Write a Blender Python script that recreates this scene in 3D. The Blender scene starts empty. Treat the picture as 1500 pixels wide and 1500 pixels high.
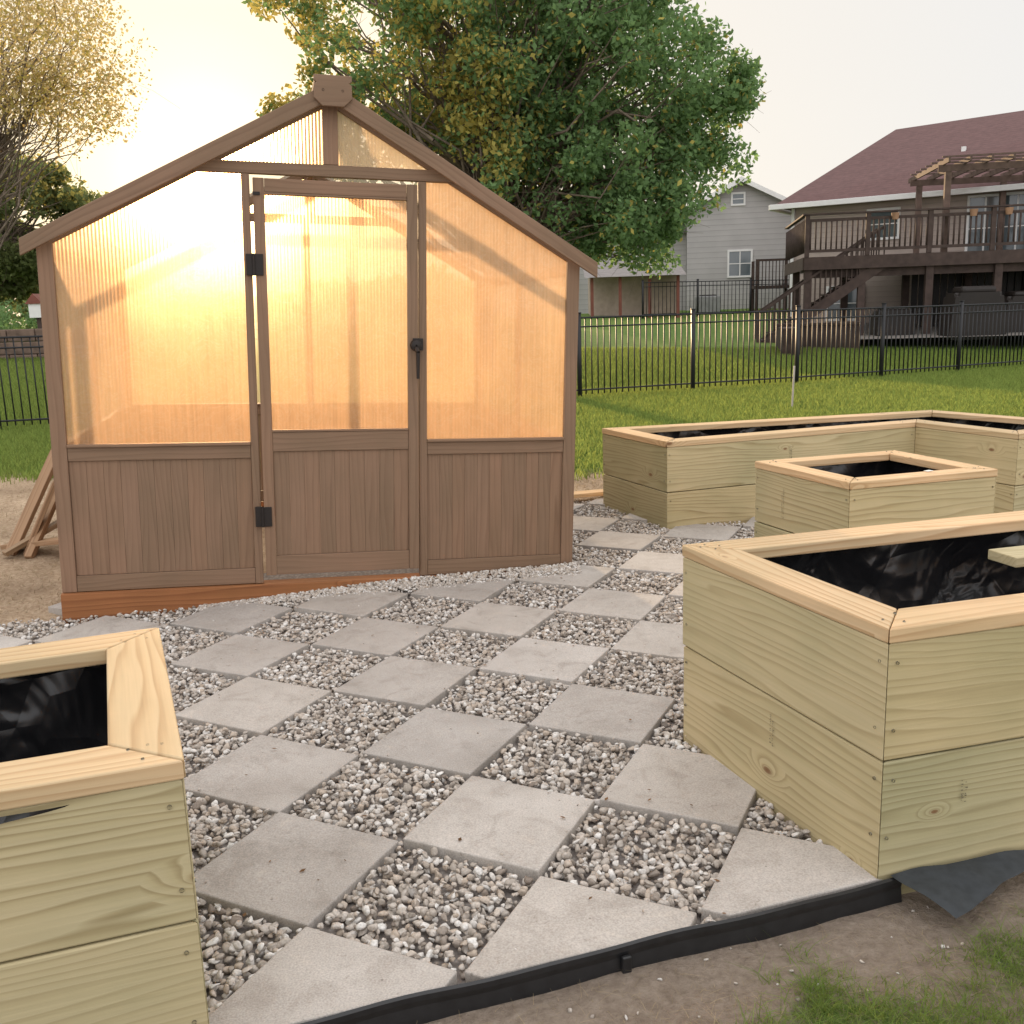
import bpy, bmesh, math, random
import numpy as np
from mathutils import Vector, Matrix, noise
random.seed(7); rng=np.random.default_rng(7)
scene=bpy.context.scene; COL=bpy.context.collection
# ---------------------------------------------------------------- helpers
def newmat(name):
    m=bpy.data.materials.new(name); m.use_nodes=True; nt=m.node_tree; nt.nodes.clear()
    return m,nt
def N(nt,typ,ins=None,**props):
    n=nt.nodes.new(typ)
    for k,v in props.items(): setattr(n,k,v)
    if ins:
        for k,v in ins.items():
            s=n.inputs[k]
            if isinstance(v,bpy.types.NodeSocket): nt.links.new(v,s)
            else: s.default_value=v
    return n
def ramp(nt,fac,stops,interp='LINEAR'):
    n=nt.nodes.new('ShaderNodeValToRGB'); nt.links.new(fac,n.inputs[0]); n.color_ramp.interpolation=interp
    e=n.color_ramp.elements
    while len(e)<len(stops): e.new(0.5)
    for i,(p,c) in enumerate(stops):
        e[i].position=p; e[i].color=(*c,1) if len(c)==3 else c
    return n.outputs[0]
def mixc(nt,fac,a,b,mode='MIX'):
    n=nt.nodes.new('ShaderNodeMix'); n.data_type='RGBA'; n.blend_type=mode
    for i,v in ((0,fac),(6,a),(7,b)):
        if isinstance(v,bpy.types.NodeSocket): nt.links.new(v,n.inputs[i])
        else: n.inputs[i].default_value=v if i==0 else ((*v,1) if len(v)==3 else v)
    return n.outputs[2]
def math_(nt,op,a,b=0.0,c=None):
    n=nt.nodes.new('ShaderNodeMath'); n.operation=op
    for i,v in enumerate((a,b) if c is None else (a,b,c)):
        if isinstance(v,bpy.types.NodeSocket): nt.links.new(v,n.inputs[i])
        else: n.inputs[i].default_value=v
    return n.outputs[0]
def finish(nt,sh):
    o=nt.nodes.new('ShaderNodeOutputMaterial'); nt.links.new(sh,o.inputs[0])
def principled(nt,col,rough=0.7,bump=None,bs=0.3,bd=0.005,spec=0.3,metal=0.0):
    p=nt.nodes.new('ShaderNodeBsdfPrincipled')
    for k,v in (('Base Color',col),('Roughness',rough),('Specular IOR Level',spec),('Metallic',metal)):
        if isinstance(v,bpy.types.NodeSocket): nt.links.new(v,p.inputs[k])
        else: p.inputs[k].default_value=(*v,1) if isinstance(v,tuple) and len(v)==3 else v
    if bump is not None:
        b=N(nt,'ShaderNodeBump',{'Strength':bs,'Distance':bd,'Height':bump}); nt.links.new(b.outputs[0],p.inputs['Normal'])
    return p.outputs[0]
def simple(name,col,rough=0.7,var=0.12,scale=6,spec=0.3,metal=0.0):
    m,nt=newmat(name); tc=N(nt,'ShaderNodeTexCoord')
    nz=N(nt,'ShaderNodeTexNoise',{'Vector':tc.outputs['Object'],'Scale':scale,'Detail':6})
    a=tuple(c*(1-var) for c in col); b=tuple(min(1,c*(1+var)) for c in col)
    c=ramp(nt,nz.outputs[0],[(0.3,a),(0.7,b)])
    finish(nt,principled(nt,c,rough,nz.outputs[0],0.15,0.003,spec,metal)); return m
def wood(name,c1,c2,dark,ring=9,knots=True,rough=0.65,hvar=1.0,kp=0.8):
    m,nt=newmat(name); tc=N(nt,'ShaderNodeTexCoord'); oi=N(nt,'ShaderNodeObjectInfo')
    off=N(nt,'ShaderNodeVectorMath',{0:oi.outputs['Random'],1:(13.0,0.35,0.5)},operation='MULTIPLY')
    add=N(nt,'ShaderNodeVectorMath',{0:tc.outputs['Object'],1:off.outputs[0]},operation='ADD')
    mp=N(nt,'ShaderNodeMapping',{'Vector':add.outputs[0],'Scale':(0.11,1,1)})
    nz=N(nt,'ShaderNodeTexNoise',{'Vector':mp.outputs[0],'Scale':6.0,'Detail':2.5})
    d=N(nt,'ShaderNodeVectorMath',{0:nz.outputs['Color'],1:(0.17,0.17,0.17)},operation='MULTIPLY')
    sx=N(nt,'ShaderNodeSeparateXYZ',{0:tc.outputs['Object']})
    cx=N(nt,'ShaderNodeCombineXYZ',{0:math_(nt,'ADD',math_(nt,'MULTIPLY',sx.outputs[0],2.6),math_(nt,'MULTIPLY',oi.outputs['Random'],57.0)),1:math_(nt,'ADD',math_(nt,'MULTIPLY',math_(nt,'ADD',sx.outputs[1],sx.outputs[2]),5.5),math_(nt,'MULTIPLY',oi.outputs['Random'],31.0))})
    vo=N(nt,'ShaderNodeTexVoronoi',{'Vector':cx.outputs[0],'Scale':1.0,'Randomness':1.0},voronoi_dimensions='2D')
    sc=N(nt,'ShaderNodeSeparateColor',{0:vo.outputs['Color']})
    kr=ramp(nt,sc.outputs[0],[(kp,(0,0,0)),(kp+0.02,(1,1,1))])
    kdist=math_(nt,'DIVIDE',vo.outputs['Distance'],math_(nt,'MULTIPLY_ADD',sc.outputs[1],0.9,0.35))
    kn=mixc(nt,1.0,ramp(nt,kdist,[(0.0,(1,1,1)),(0.12,(0.45,)*3),(0.34,(0,0,0))]),kr,'MULTIPLY')
    kd=N(nt,'ShaderNodeVectorMath',{0:kn,1:(0.0,0.06,0.06)},operation='MULTIPLY')
    v2=N(nt,'ShaderNodeVectorMath',{0:mp.outputs[0],1:d.outputs[0]},operation='ADD')
    v3=N(nt,'ShaderNodeVectorMath',{0:v2.outputs[0],1:kd.outputs[0]},operation='ADD') if knots else v2
    w=N(nt,'ShaderNodeTexWave',{'Vector':v3.outputs[0],'Scale':ring,'Distortion':0.8,'Detail':2.0,'Detail Scale':1.5},wave_type='RINGS',rings_direction='X',wave_profile='SAW')
    fib=N(nt,'ShaderNodeMapping',{'Vector':add.outputs[0],'Scale':(3,120,120)})
    fn=N(nt,'ShaderNodeTexNoise',{'Vector':fib.outputs[0],'Scale':1.0,'Detail':4})
    col=ramp(nt,w.outputs['Fac'],[(0.0,c1),(0.55,c2),(0.88,dark),(1.0,c1)])
    gm=N(nt,'ShaderNodeTexNoise',{'Vector':add.outputs[0],'Scale':1.6,'Detail':2})
    col=mixc(nt,ramp(nt,gm.outputs[0],[(0.35,(0.0,)*3),(0.65,(0.5,)*3)]),col,tuple((a+b)/2 for a,b in zip(c1,c2)))
    col=mixc(nt,0.22,col,ramp(nt,fn.outputs[0],[(0.3,tuple(c*0.72 for c in c1)),(0.7,tuple(min(1,c*1.15) for c in c1))]))
    big=N(nt,'ShaderNodeTexNoise',{'Vector':add.outputs[0],'Scale':2.2,'Detail':5})
    col=mixc(nt,1.0,col,ramp(nt,big.outputs[0],[(0.3,(0.84,0.86,0.80)),(0.7,(1.08,1.04,1.0))]),'MULTIPLY')
    hv=ramp(nt,oi.outputs['Random'],[(0,(1-.12*hvar,1-.09*hvar,1-.10*hvar)),(0.5,(1.0,1.0,1.0)),(1,(1+.08*hvar,1+.02*hvar,1-.03*hvar))])
    col=mixc(nt,1.0,col,hv,'MULTIPLY')
    if knots:
        kc=ramp(nt,kdist,[(0.0,(1,1,1)),(0.05,(0.8,)*3),(0.068,(0.25,)*3),(0.11,(0,0,0))])
        kf=mixc(nt,1.0,kc,kr,'MULTIPLY')
        col=mixc(nt,kf,col,(0.19,0.095,0.045))
    hb=math_(nt,'ADD',math_(nt,'MULTIPLY',w.outputs['Fac'],0.4),fn.outputs[0])
    finish(nt,principled(nt,col,rough,hb,0.3,0.002,0.2)); return m

def obj(name,me,mat=None,parent=None):
    o=bpy.data.objects.new(name,me); COL.objects.link(o)
    if mat is not None:
        for mm in (mat if isinstance(mat,(list,tuple)) else [mat]): me.materials.append(mm)
    if parent is not None: o.parent=parent
    return o
def empty(name,loc=(0,0,0),rot=None):
    e=bpy.data.objects.new(name,None); COL.objects.link(e); e.empty_display_size=0.2; e.location=loc
    if rot is not None: e.rotation_euler=rot
    return e
def mesh(name,verts,faces,mat=None,parent=None,smooth=False,bevel=0):
    me=bpy.data.meshes.new(name); me.from_pydata([tuple(v) for v in verts],[],faces); me.update()
    if smooth: me.polygons.foreach_set('use_smooth',[True]*len(me.polygons))
    o=obj(name,me,mat,parent)
    if bevel:
        b=o.modifiers.new('b','BEVEL'); b.width=bevel; b.segments=2; b.limit_method='ANGLE'
    return o
def np_mesh(name,verts,faces,mat=None,parent=None,smooth=False,midx=None):
    verts=np.asarray(verts,dtype=np.float32).reshape(-1,3); faces=np.asarray(faces,dtype=np.int32); k=faces.shape[1]; n=len(faces)
    me=bpy.data.meshes.new(name); me.vertices.add(len(verts)); me.vertices.foreach_set('co',verts.ravel())
    me.loops.add(n*k); me.loops.foreach_set('vertex_index',faces.ravel())
    me.polygons.add(n); me.polygons.foreach_set('loop_start',np.arange(0,n*k,k,dtype=np.int32)); me.polygons.foreach_set('loop_total',np.full(n,k,dtype=np.int32))
    if smooth: me.polygons.foreach_set('use_smooth',np.ones(n,dtype=bool))
    o=obj(name,me,mat,parent)
    if midx is not None: me.polygons.foreach_set('material_index',np.asarray(midx,dtype=np.int32))
    me.update(calc_edges=True); me.validate(); return o
BF=[(0,3,2,1),(4,5,6,7),(0,1,5,4),(1,2,6,5),(2,3,7,6),(3,0,4,7)]
def box(name,x0,x1,y0,y1,z0,z1,mat,parent=None,bevel=0.003,axis=None):
    c=((x0+x1)/2,(y0+y1)/2,(z0+z1)/2); d=[abs(x1-x0),abs(y1-y0),abs(z1-z0)]
    ax=axis if axis is not None else int(np.argmax(d))
    if ax==0: R=Matrix.Identity(3); l=d
    elif ax==1: R=Matrix.Rotation(math.pi/2,3,'Z'); l=[d[1],d[0],d[2]]
    else: R=Matrix.Rotation(-math.pi/2,3,'Y'); l=[d[2],d[1],d[0]]
    a,b,e=[q/2 for q in l]
    vs=[(-a,-b,-e),(a,-b,-e),(a,b,-e),(-a,b,-e),(-a,-b,e),(a,-b,e),(a,b,e),(-a,b,e)]
    o=mesh(name,vs,BF,mat,parent,bevel=bevel); o.matrix_local=Matrix.Translation(c)@R.to_4x4(); return o
def beam(name,p,q,w,t,mat,parent=None,up=(0,0,1),bevel=0.003):
    p=Vector(p);q=Vector(q);x=(q-p);L=x.length;x.normalize();u=Vector(up);y=u.cross(x)
    if y.length<1e-4: y=Vector((0,1,0)).cross(x)
    y.normalize();z=x.cross(y)
    a,b,e=L/2,w/2,t/2
    vs=[(-a,-b,-e),(a,-b,-e),(a,b,-e),(-a,b,-e),(-a,-b,e),(a,-b,e),(a,b,e),(-a,b,e)]
    o=mesh(name,vs,BF,mat,parent,bevel=bevel)
    M=Matrix((x,y,z)).transposed().to_4x4(); M.translation=(p+q)/2; o.matrix_local=M; return o
def tubes(segs,n=6):
    V=[];F=[]
    for p,q,r0,r1 in segs:
        p=np.array(p,float);q=np.array(q,float);d=q-p;L=np.linalg.norm(d)
        if L<1e-6: continue
        d/=L;a=np.cross(d,[0,0,1.0]) if abs(d[2])<0.9 else np.cross(d,[1.0,0,0]);a/=np.linalg.norm(a);b=np.cross(d,a)
        k=len(V)
        for c,r in((p,r0),(q,r1)):
            for i in range(n):
                t=2*math.pi*i/n; V.append(c+r*(math.cos(t)*a+math.sin(t)*b))
        for i in range(n): F.append((k+i,k+(i+1)%n,k+n+(i+1)%n,k+n+i))
    return np.array(V),np.array(F)
def prism(name,poly,z0,z1,mat,parent=None,bevel=0.0):
    n=len(poly); vs=[(x,y,z0) for x,y in poly]+[(x,y,z1) for x,y in poly]
    fs=[tuple(range(n))[::-1],tuple(range(n,2*n))]+[(i,(i+1)%n,n+(i+1)%n,n+i) for i in range(n)]
    return mesh(name,vs,fs,mat,parent,bevel=bevel)
def yprism(name,poly,y0,y1,mat,parent=None,bevel=0.0):
    L=[(Vector(poly[(i+1)%len(poly)])-Vector(poly[i])) for i in range(len(poly))]
    d=max(L,key=lambda v:v.length).normalized(); o0=Vector(poly[0])
    pl=[((Vector(p)-o0).dot(d),(Vector(p)-o0).dot(Vector((-d.y,d.x)))) for p in poly]
    n=len(pl); vs=[(x,0,z) for x,z in pl]+[(x,y1-y0,z) for x,z in pl]
    fs=[tuple(range(n)),tuple(range(n,2*n))[::-1]]+[((i+1)%n,i,n+i,n+(i+1)%n) for i in range(n)]
    o=mesh(name,vs,fs,mat,parent,bevel=bevel)
    M=Matrix(((d.x,0,-d.y),(0,1,0),(d.y,0,d.x))).to_4x4(); M.translation=(o0.x,y0,o0.y); o.matrix_local=M
    bm=bmesh.new();bm.from_mesh(o.data);bmesh.ops.recalc_face_normals(bm,faces=bm.faces);bm.to_mesh(o.data);bm.free()
    return o
def sm(a,b,x): 
    t=np.clip((x-a)/(b-a),0,1); return t*t*(3-2*t)
# ---------------------------------------------------------------- camera
f,pitch,roll,h=1433.5,0.2013,-0.0314,1.394
cp,sp=math.cos(pitch),math.sin(pitch);cr,sr=math.cos(roll),math.sin(roll)
fw=Vector((0,cp,-sp));rt=Vector((1,0,0));up=Vector((0,sp,cp))
r2=cr*rt+sr*up;u2=-sr*rt+cr*up
cd=bpy.data.cameras.new('camera');cam=bpy.data.objects.new('camera',cd);COL.objects.link(cam)
M=Matrix((r2,u2,-fw)).transposed().to_4x4();M.translation=(0,0,h);cam.matrix_world=M
cd.sensor_width=36;cd.lens=36*f/1500;cd.clip_end=2000;cd.clip_start=0.05
scene.camera=cam
# ---------------------------------------------------------------- light
AZ,EL=-16.0,8.0
w=bpy.data.worlds.new('World');scene.world=w;w.use_nodes=True;nt=w.node_tree;nt.nodes.clear()
sky=N(nt,'ShaderNodeTexSky',sky_type='NISHITA',sun_disc=False,sun_elevation=math.radians(EL),sun_rotation=math.radians(AZ),air_density=1.0,dust_density=2.0,ozone_density=1.0)
# bright hazy veil added to the clear-sky model, overhead and behind the camera brightened as added fill
geo=N(nt,'ShaderNodeTexCoord')
sd=(math.sin(math.radians(AZ))*math.cos(math.radians(EL)),math.cos(math.radians(AZ))*math.cos(math.radians(EL)),math.sin(math.radians(EL)))
dot=N(nt,'ShaderNodeVectorMath',{0:geo.outputs['Generated'],1:sd},operation='DOT_PRODUCT')
haze=ramp(nt,dot.outputs['Value'],[(0.0,(0.79,0.78,0.79)),(0.72,(0.83,0.815,0.80)),(0.90,(0.88,0.83,0.76)),(0.97,(0.95,0.85,0.71)),(0.995,(1.05,0.93,0.70)),(1.0,(1.35,1.2,0.9))])
sz=N(nt,'ShaderNodeSeparateXYZ',{0:geo.outputs['Generated']})
zb=ramp(nt,sz.outputs[2],[(0.0,(0.50,)*3),(0.27,(0.50,)*3),(0.6,(1.0,)*3),(1.0,(1.0,)*3)])
bb=ramp(nt,math_(nt,'MULTIPLY_ADD',dot.outputs['Value'],0.5,0.5),[(0.0,(1.0,)*3),(0.45,(0.85,)*3),(0.7,(0.48,)*3)])
zz_=mixc(nt,1.0,zb,bb,'LIGHTEN')
hz=N(nt,'ShaderNodeVectorMath',{0:mixc(nt,1.0,haze,zz_,'MULTIPLY'),3:20.5},operation='SCALE')
sk=N(nt,'ShaderNodeVectorMath',{0:sky.outputs[0],3:0.10},operation='SCALE')
ad=N(nt,'ShaderNodeVectorMath',{0:sk.outputs[0],1:hz.outputs[0]},operation='ADD')
bg=N(nt,'ShaderNodeBackground',{'Color':ad.outputs[0],'Strength':0.10})
o=nt.nodes.new('ShaderNodeOutputWorld');nt.links.new(bg.outputs[0],o.inputs[0])
sl=bpy.data.lights.new('sun','SUN');sl.energy=5.0;sl.angle=math.radians(0.6);sl.color=(1,0.70,0.40)
so=bpy.data.objects.new('sun',sl);COL.objects.link(so);so.rotation_euler=Vector(sd).to_track_quat('Z','Y').to_euler();so.location=(-5,15,8)
scene.view_settings.view_transform='Standard'
# ---------------------------------------------------------------- materials
M_treat=wood('treated_pine',(0.495,0.43,0.275),(0.445,0.38,0.225),(0.29,0.23,0.12),ring=16,kp=0.80)
M_cap=wood('cap_pine',(0.62,0.465,0.295),(0.56,0.395,0.235),(0.40,0.24,0.12),ring=14,kp=0.86)
M_taupe=wood('taupe_stain',(0.245,0.158,0.108),(0.225,0.144,0.098),(0.18,0.11,0.074),ring=14,rough=0.6,knots=False,hvar=0.5)
M_beam=wood('cedar_stain',(0.36,0.15,0.065),(0.30,0.12,0.05),(0.20,0.07,0.03),ring=12)
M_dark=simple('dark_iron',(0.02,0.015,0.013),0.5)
M_fence=simple('black_fence_paint',(0.018,0.018,0.02),0.45)
M_deck=simple('deck_wood',(0.065,0.044,0.037),0.8,0.25)
M_white=simple('white_paint',(0.75,0.74,0.72),0.5,0.04)
M_bark=simple('bark',(0.17,0.13,0.10),0.9,0.35,12)
M_scrap=wood('weathered_scrap',(0.34,0.22,0.14),(0.30,0.19,0.11),(0.2,0.12,0.07),ring=12)
def mat_liner():
    m,nt=newmat('black_liner');tc=N(nt,'ShaderNodeTexCoord')
    a=N(nt,'ShaderNodeTexNoise',{'Vector':tc.outputs['Object'],'Scale':3.5,'Detail':2,'Distortion':1.6})
    v=N(nt,'ShaderNodeTexVoronoi',{'Vector':tc.outputs['Object'],'Scale':5.0},feature='DISTANCE_TO_EDGE')
    hh=math_(nt,'ADD',math_(nt,'MULTIPLY',a.outputs[0],1.2),math_(nt,'MINIMUM',v.outputs['Distance'],0.25))
    p=principled(nt,(0.008,0.008,0.009),0.25,hh,0.8,0.03,0.55);finish(nt,p);return m
M_liner=mat_liner()
def mat_poly(name,tr,tl,rf,col,rough=0.6,axis=0,ribs=1.0,frs=0.5):
    m,nt=newmat(name);tc=N(nt,'ShaderNodeTexCoord')
    sx=N(nt,'ShaderNodeSeparateXYZ',{0:tc.outputs['Object']})
    rib=math_(nt,'SINE',math_(nt,'MULTIPLY',sx.outputs[axis],2*math.pi/0.0165))
    rib=math_(nt,'MULTIPLY_ADD',rib,0.5,0.5)
    nz=N(nt,'ShaderNodeTexNoise',{'Vector':tc.outputs['Object'],'Scale':2.3,'Detail':6,'Roughness':0.65})
    sc=N(nt,'ShaderNodeMapping',{'Vector':tc.outputs['Object'],'Scale':(60,1,2.5)})
    st=N(nt,'ShaderNodeTexNoise',{'Vector':sc.outputs[0],'Scale':1.0,'Detail':4})
    sm_=N(nt,'ShaderNodeMapping',{'Vector':tc.outputs['Object'],'Scale':(7,1,7),'Rotation':(0,0.6,0)})
    scn=N(nt,'ShaderNodeTexNoise',{'Vector':sm_.outputs[0],'Scale':1.2,'Detail':8,'Roughness':0.75,'Distortion':2.5})
    scr=ramp(nt,scn.outputs[0],[(0.485,(0,0,0)),(0.50,(1,1,1)),(0.515,(0,0,0))])
    bmp=N(nt,'ShaderNodeBump',{'Strength':0.35*ribs,'Distance':0.002,'Height':rib})
    c=mixc(nt,math_(nt,'MULTIPLY',math_(nt,'POWER',rib,2.0),0.26*ribs),col,tuple(q*0.74 for q in col))
    c=mixc(nt,0.5,c,ramp(nt,st.outputs[0],[(0.35,tuple(q*0.85 for q in col)),(0.65,tuple(min(1,q*1.1) for q in col))]))
    c=mixc(nt,1.0,c,ramp(nt,nz.outputs[0],[(0.3,(0.88,0.84,0.78)),(0.7,(1.06,1.04,1.0))]),'MULTIPLY')
    c=mixc(nt,math_(nt,'MULTIPLY',scr,0.28),c,(1,0.95,0.85))
    t1=N(nt,'ShaderNodeBsdfTranslucent',{'Color':c,'Normal':bmp.outputs[0]})
    r1=N(nt,'ShaderNodeBsdfRefraction',{'Color':c,'Roughness':rough,'IOR':1.3,'Normal':bmp.outputs[0]})
    tp=N(nt,'ShaderNodeBsdfTransparent',{'Color':(0.97,0.95,0.92,1)})
    gl=N(nt,'ShaderNodeBsdfGlossy',{'Color':(0.9,0.9,0.9,1),'Roughness':0.25,'Normal':bmp.outputs[0]})
    s=tr+tl+rf
    m1=N(nt,'ShaderNodeMixShader',{0:tl/(tl+rf),1:r1.outputs[0],2:t1.outputs[0]})
    m2=N(nt,'ShaderNodeMixShader',{0:tr/s,1:m1.outputs[0],2:tp.outputs[0]})
    fr=N(nt,'ShaderNodeFresnel',{'IOR':1.4})
    m3=N(nt,'ShaderNodeMixShader',{0:math_(nt,'MULTIPLY',fr.outputs[0],frs),1:m2.outputs[0],2:gl.outputs[0]})
    finish(nt,m3.outputs[0]);return m
M_pf=mat_poly('polycarbonate_front',0.22,0.52,0.26,(0.84,0.575,0.385),rough=0.48)
M_pg=mat_poly('polycarbonate_gable',0.46,0.36,0.18,(0.95,0.74,0.54),rough=0.4)
M_pb=mat_poly('polycarbonate_sheet',0.64,0.22,0.14,(0.98,0.84,0.66),frs=0.3)
M_pr=mat_poly('polycarbonate_roof',0.76,0.18,0.06,(0.98,0.84,0.66),axis=1,ribs=0.2,frs=0.12)
def mat_leaf(name,dif,trn,var=0.35):
    m,nt=newmat(name);g=N(nt,'ShaderNodeNewGeometry')
    r=g.outputs['Random Per Island']
    c1=ramp(nt,r,[(0,tuple(q*(1-var) for q in dif)),(1,tuple(q*(1+var) for q in dif))])
    c2=ramp(nt,r,[(0,tuple(q*(1-var) for q in trn)),(1,tuple(min(1,q*(1+var)) for q in trn))])
    a=N(nt,'ShaderNodeBsdfDiffuse',{'Color':c1});b=N(nt,'ShaderNodeBsdfTranslucent',{'Color':c2})
    mx=N(nt,'ShaderNodeMixShader',{0:0.45,1:a.outputs[0],2:b.outputs[0]});finish(nt,mx.outputs[0]);return m
M_leaf=mat_leaf('leaf_green',(0.15,0.235,0.105),(0.25,0.39,0.14))
M_leafy=mat_leaf('leaf_yellow_and_sunlit',(0.38,0.33,0.10),(0.62,0.50,0.14))  # yellow leaves; also paints sun glow into maple and shade trees
M_leafb=mat_leaf('leaf_budding',(0.50,0.40,0.19),(0.66,0.52,0.26),0.25)
M_leafd=mat_leaf('leaf_hazy',(0.14,0.17,0.075),(0.26,0.29,0.11))
M_blade=mat_leaf('grass_blade',(0.13,0.195,0.055),(0.40,0.46,0.11))
M_straw=mat_leaf('straw',(0.42,0.34,0.22),(0.3,0.22,0.12))
M_debris=mat_leaf('fallen_leaf',(0.22,0.13,0.07),(0.2,0.1,0.05))
# ---------------------------------------------------------------- layout (metres)
TH=-0.4533;S=0.413;LO=np.array([-0.339,3.353])
LU=np.array([math.cos(TH),math.sin(TH)]);LV=np.array([LU[1],-LU[0]])
def lat(a,b): return LO+S*(a*LU+b*LV)
def inv(x,y):
    dx=x-LO[0];dy=y-LO[1];return (dx*LU[0]+dy*LU[1])/S,(dx*LV[0]+dy*LV[1])/S
E0=np.array([-0.15,1.826]);E1=np.array([0.905,2.169]);ED=(E1-E0)/np.linalg.norm(E1-E0);EN=np.array([-ED[1],ED[0]])
def dE(x,y): return (x-E0[0])*EN[0]+(y-E0[1])*EN[1]
PA=[(0.545,3.045),(0.868,2.168),(2.55,2.63),(2.22,3.51)]
PB=[(-1.79,2.12),(-1.47,1.36),(-0.615,1.66),(-0.935,2.45)]
PC=[(0.67,7.02),(1.0,6.19),(2.85,6.83),(3.17,6.05),(3.97,6.35),(3.27,7.54)]
PD=[(1.32,5.21),(1.58,4.49),(2.38,4.72),(2.15,5.44)]
REG=[(-3.6,0.7),(0.905,2.169),(0.90,2.21),(0.6,3.03),(2.3,3.5),(4.2,4.2),(4.2,6.3),(1.02,6.3),(0.72,7.1),(0.35,7.3),(-2.25,4.62),(-3.6,4.42)]
def inpoly(poly,x,y):
    x=np.asarray(x);y=np.asarray(y);r=np.zeros(x.shape,bool);n=len(poly)
    for i in range(n):
        x0,y0=poly[i];x1,y1=poly[(i+1)%n]
        c=((y0>y)!=(y1>y));
        with np.errstate(divide='ignore',invalid='ignore'): xi=(x1-x0)*(y-y0)/(y1-y0 if y1!=y0 else 1e-9)+x0
        r^=c&(x<xi)
    return r
# ---------------------------------------------------------------- ground
def hgt(x,y):
    x=np.asarray(x,float);y=np.asarray(y,float)
    q=y-(15.64+0.4*(x-1.14))-1.5
    z=np.minimum(0.07*np.maximum(q,0),1.25)*sm(5,9,y)
    inr=inpoly(REG,x,y)
    bump=0.012*np.sin(x*5.1+y*3.3)*np.sin(y*4.7-x*2.1)+0.006*np.sin(x*17+1)*np.sin(y*19)+0.004*np.sin(x*41+y*13)*np.sin(y*37-x*9)
    near=1-sm(6.5,8.5,y)
    d_=dE(x,y);ed=0.3+0.7*sm(0.0,0.25,np.abs(d_))
    fr_=np.where(d_<0.02,0.022*(1-sm(0.1,0.5,-d_)),0)*(y<3)
    zz=z+bump*(0.4+0.6*near)*ed-0.033*near-fr_
    return np.where(inr&(d_>0.02),-0.075,zz)
ax=np.unique(np.concatenate([np.linspace(-400,-30,16),np.linspace(-30,-5,40),np.linspace(-5,5,300),np.linspace(5,30,50),np.linspace(30,400,16)]))
ay=np.unique(np.concatenate([np.linspace(-30,0.5,15),np.linspace(0.5,3,130),np.linspace(3,9,110),np.linspace(9,45,90),np.linspace(45,600,25)]))
X,Y=np.meshgrid(ax,ay);Z=hgt(X,Y)
nx,ny=len(ax),len(ay);idx=np.arange(nx*ny).reshape(ny,nx)
F=np.stack([idx[:-1,:-1],idx[:-1,1:],idx[1:,1:],idx[1:,:-1]],-1).reshape(-1,4)
def grassamt(x,y):
    g=sm(7.6,8.8,y-0.15*np.abs(x)*(x>0))
    g=np.where(x<-1.5,sm(8.6,9.8,y),g)
    d=-(dE(x,y))
    patch=0.85*sm(0.17,0.36,d+0.05*np.sin(x*13))*sm(0.20,0.50,x)*(0.75+0.25*np.sin(x*9+2)*np.sin(y*15))
    g=np.maximum(g,np.where(y<3,np.clip(patch,0,0.85),0))
    g=np.maximum(g,sm(3.2,4.5,x-0)*sm(-9,0,y)*0.9*(y<7.7))
    return np.clip(g,0,1)
m,nt=newmat('ground_soil_and_lawn')
tc=N(nt,'ShaderNodeNewGeometry');at=N(nt,'ShaderNodeAttribute',attribute_name='grass');at2=N(nt,'ShaderNodeAttribute',attribute_name='sunlit_sand')
P=tc.outputs['Position']
n1=N(nt,'ShaderNodeTexNoise',{'Vector':P,'Scale':2.2,'Detail':8});n2=N(nt,'ShaderNodeTexNoise',{'Vector':P,'Scale':38,'Detail':6,'Roughness':0.7});n3=N(nt,'ShaderNodeTexNoise',{'Vector':P,'Scale':0.35,'Detail':5})
soil=ramp(nt,n2.outputs[0],[(0.3,(0.15,0.11,0.08)),(0.5,(0.29,0.23,0.18)),(0.72,(0.43,0.36,0.29))])
soil=mixc(nt,0.45,soil,ramp(nt,n1.outputs[0],[(0.3,(0.21,0.16,0.12)),(0.7,(0.38,0.31,0.245))]))
sunlit_sand=ramp(nt,n2.outputs[0],[(0.3,(0.33,0.23,0.15)),(0.5,(0.49,0.37,0.26)),(0.72,(0.62,0.50,0.37))])  # pale sandy dirt, with the sunlight on it mixed into the colour
sunlit_sand=mixc(nt,1.0,sunlit_sand,ramp(nt,n1.outputs[0],[(0.3,(0.70,0.66,0.62)),(0.7,(1.1,1.08,1.05))]),'MULTIPLY')
soil=mixc(nt,at2.outputs['Fac'],soil,sunlit_sand)
n4=N(nt,'ShaderNodeTexNoise',{'Vector':P,'Scale':9,'Detail':8,'Roughness':0.75})
n5=N(nt,'ShaderNodeTexNoise',{'Vector':P,'Scale':14,'Detail':8,'Roughness':0.75})
gr=ramp(nt,n4.outputs[0],[(0.3,(0.07,0.115,0.03)),(0.5,(0.115,0.18,0.05)),(0.7,(0.185,0.245,0.08))])
gr=mixc(nt,1.0,gr,ramp(nt,n3.outputs[0],[(0.35,(0.82,0.9,0.8)),(0.65,(1.25,1.13,1.0))]),'MULTIPLY')
fac=math_(nt,'ADD',at.outputs['Fac'],math_(nt,'MULTIPLY',math_(nt,'SUBTRACT',n5.outputs[0],0.5),1.6))
fac=ramp(nt,fac,[(0.5,(0,0,0)),(0.8,(1,1,1))])
col=mixc(nt,fac,soil,gr)
hh=math_(nt,'ADD',n2.outputs[0],math_(nt,'MULTIPLY',n4.outputs[0],1.5))
finish(nt,principled(nt,col,0.95,hh,0.9,0.025,0.1))
g=np_mesh('ground',np.stack([X,Y,Z],-1),F,m,smooth=True)
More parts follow.
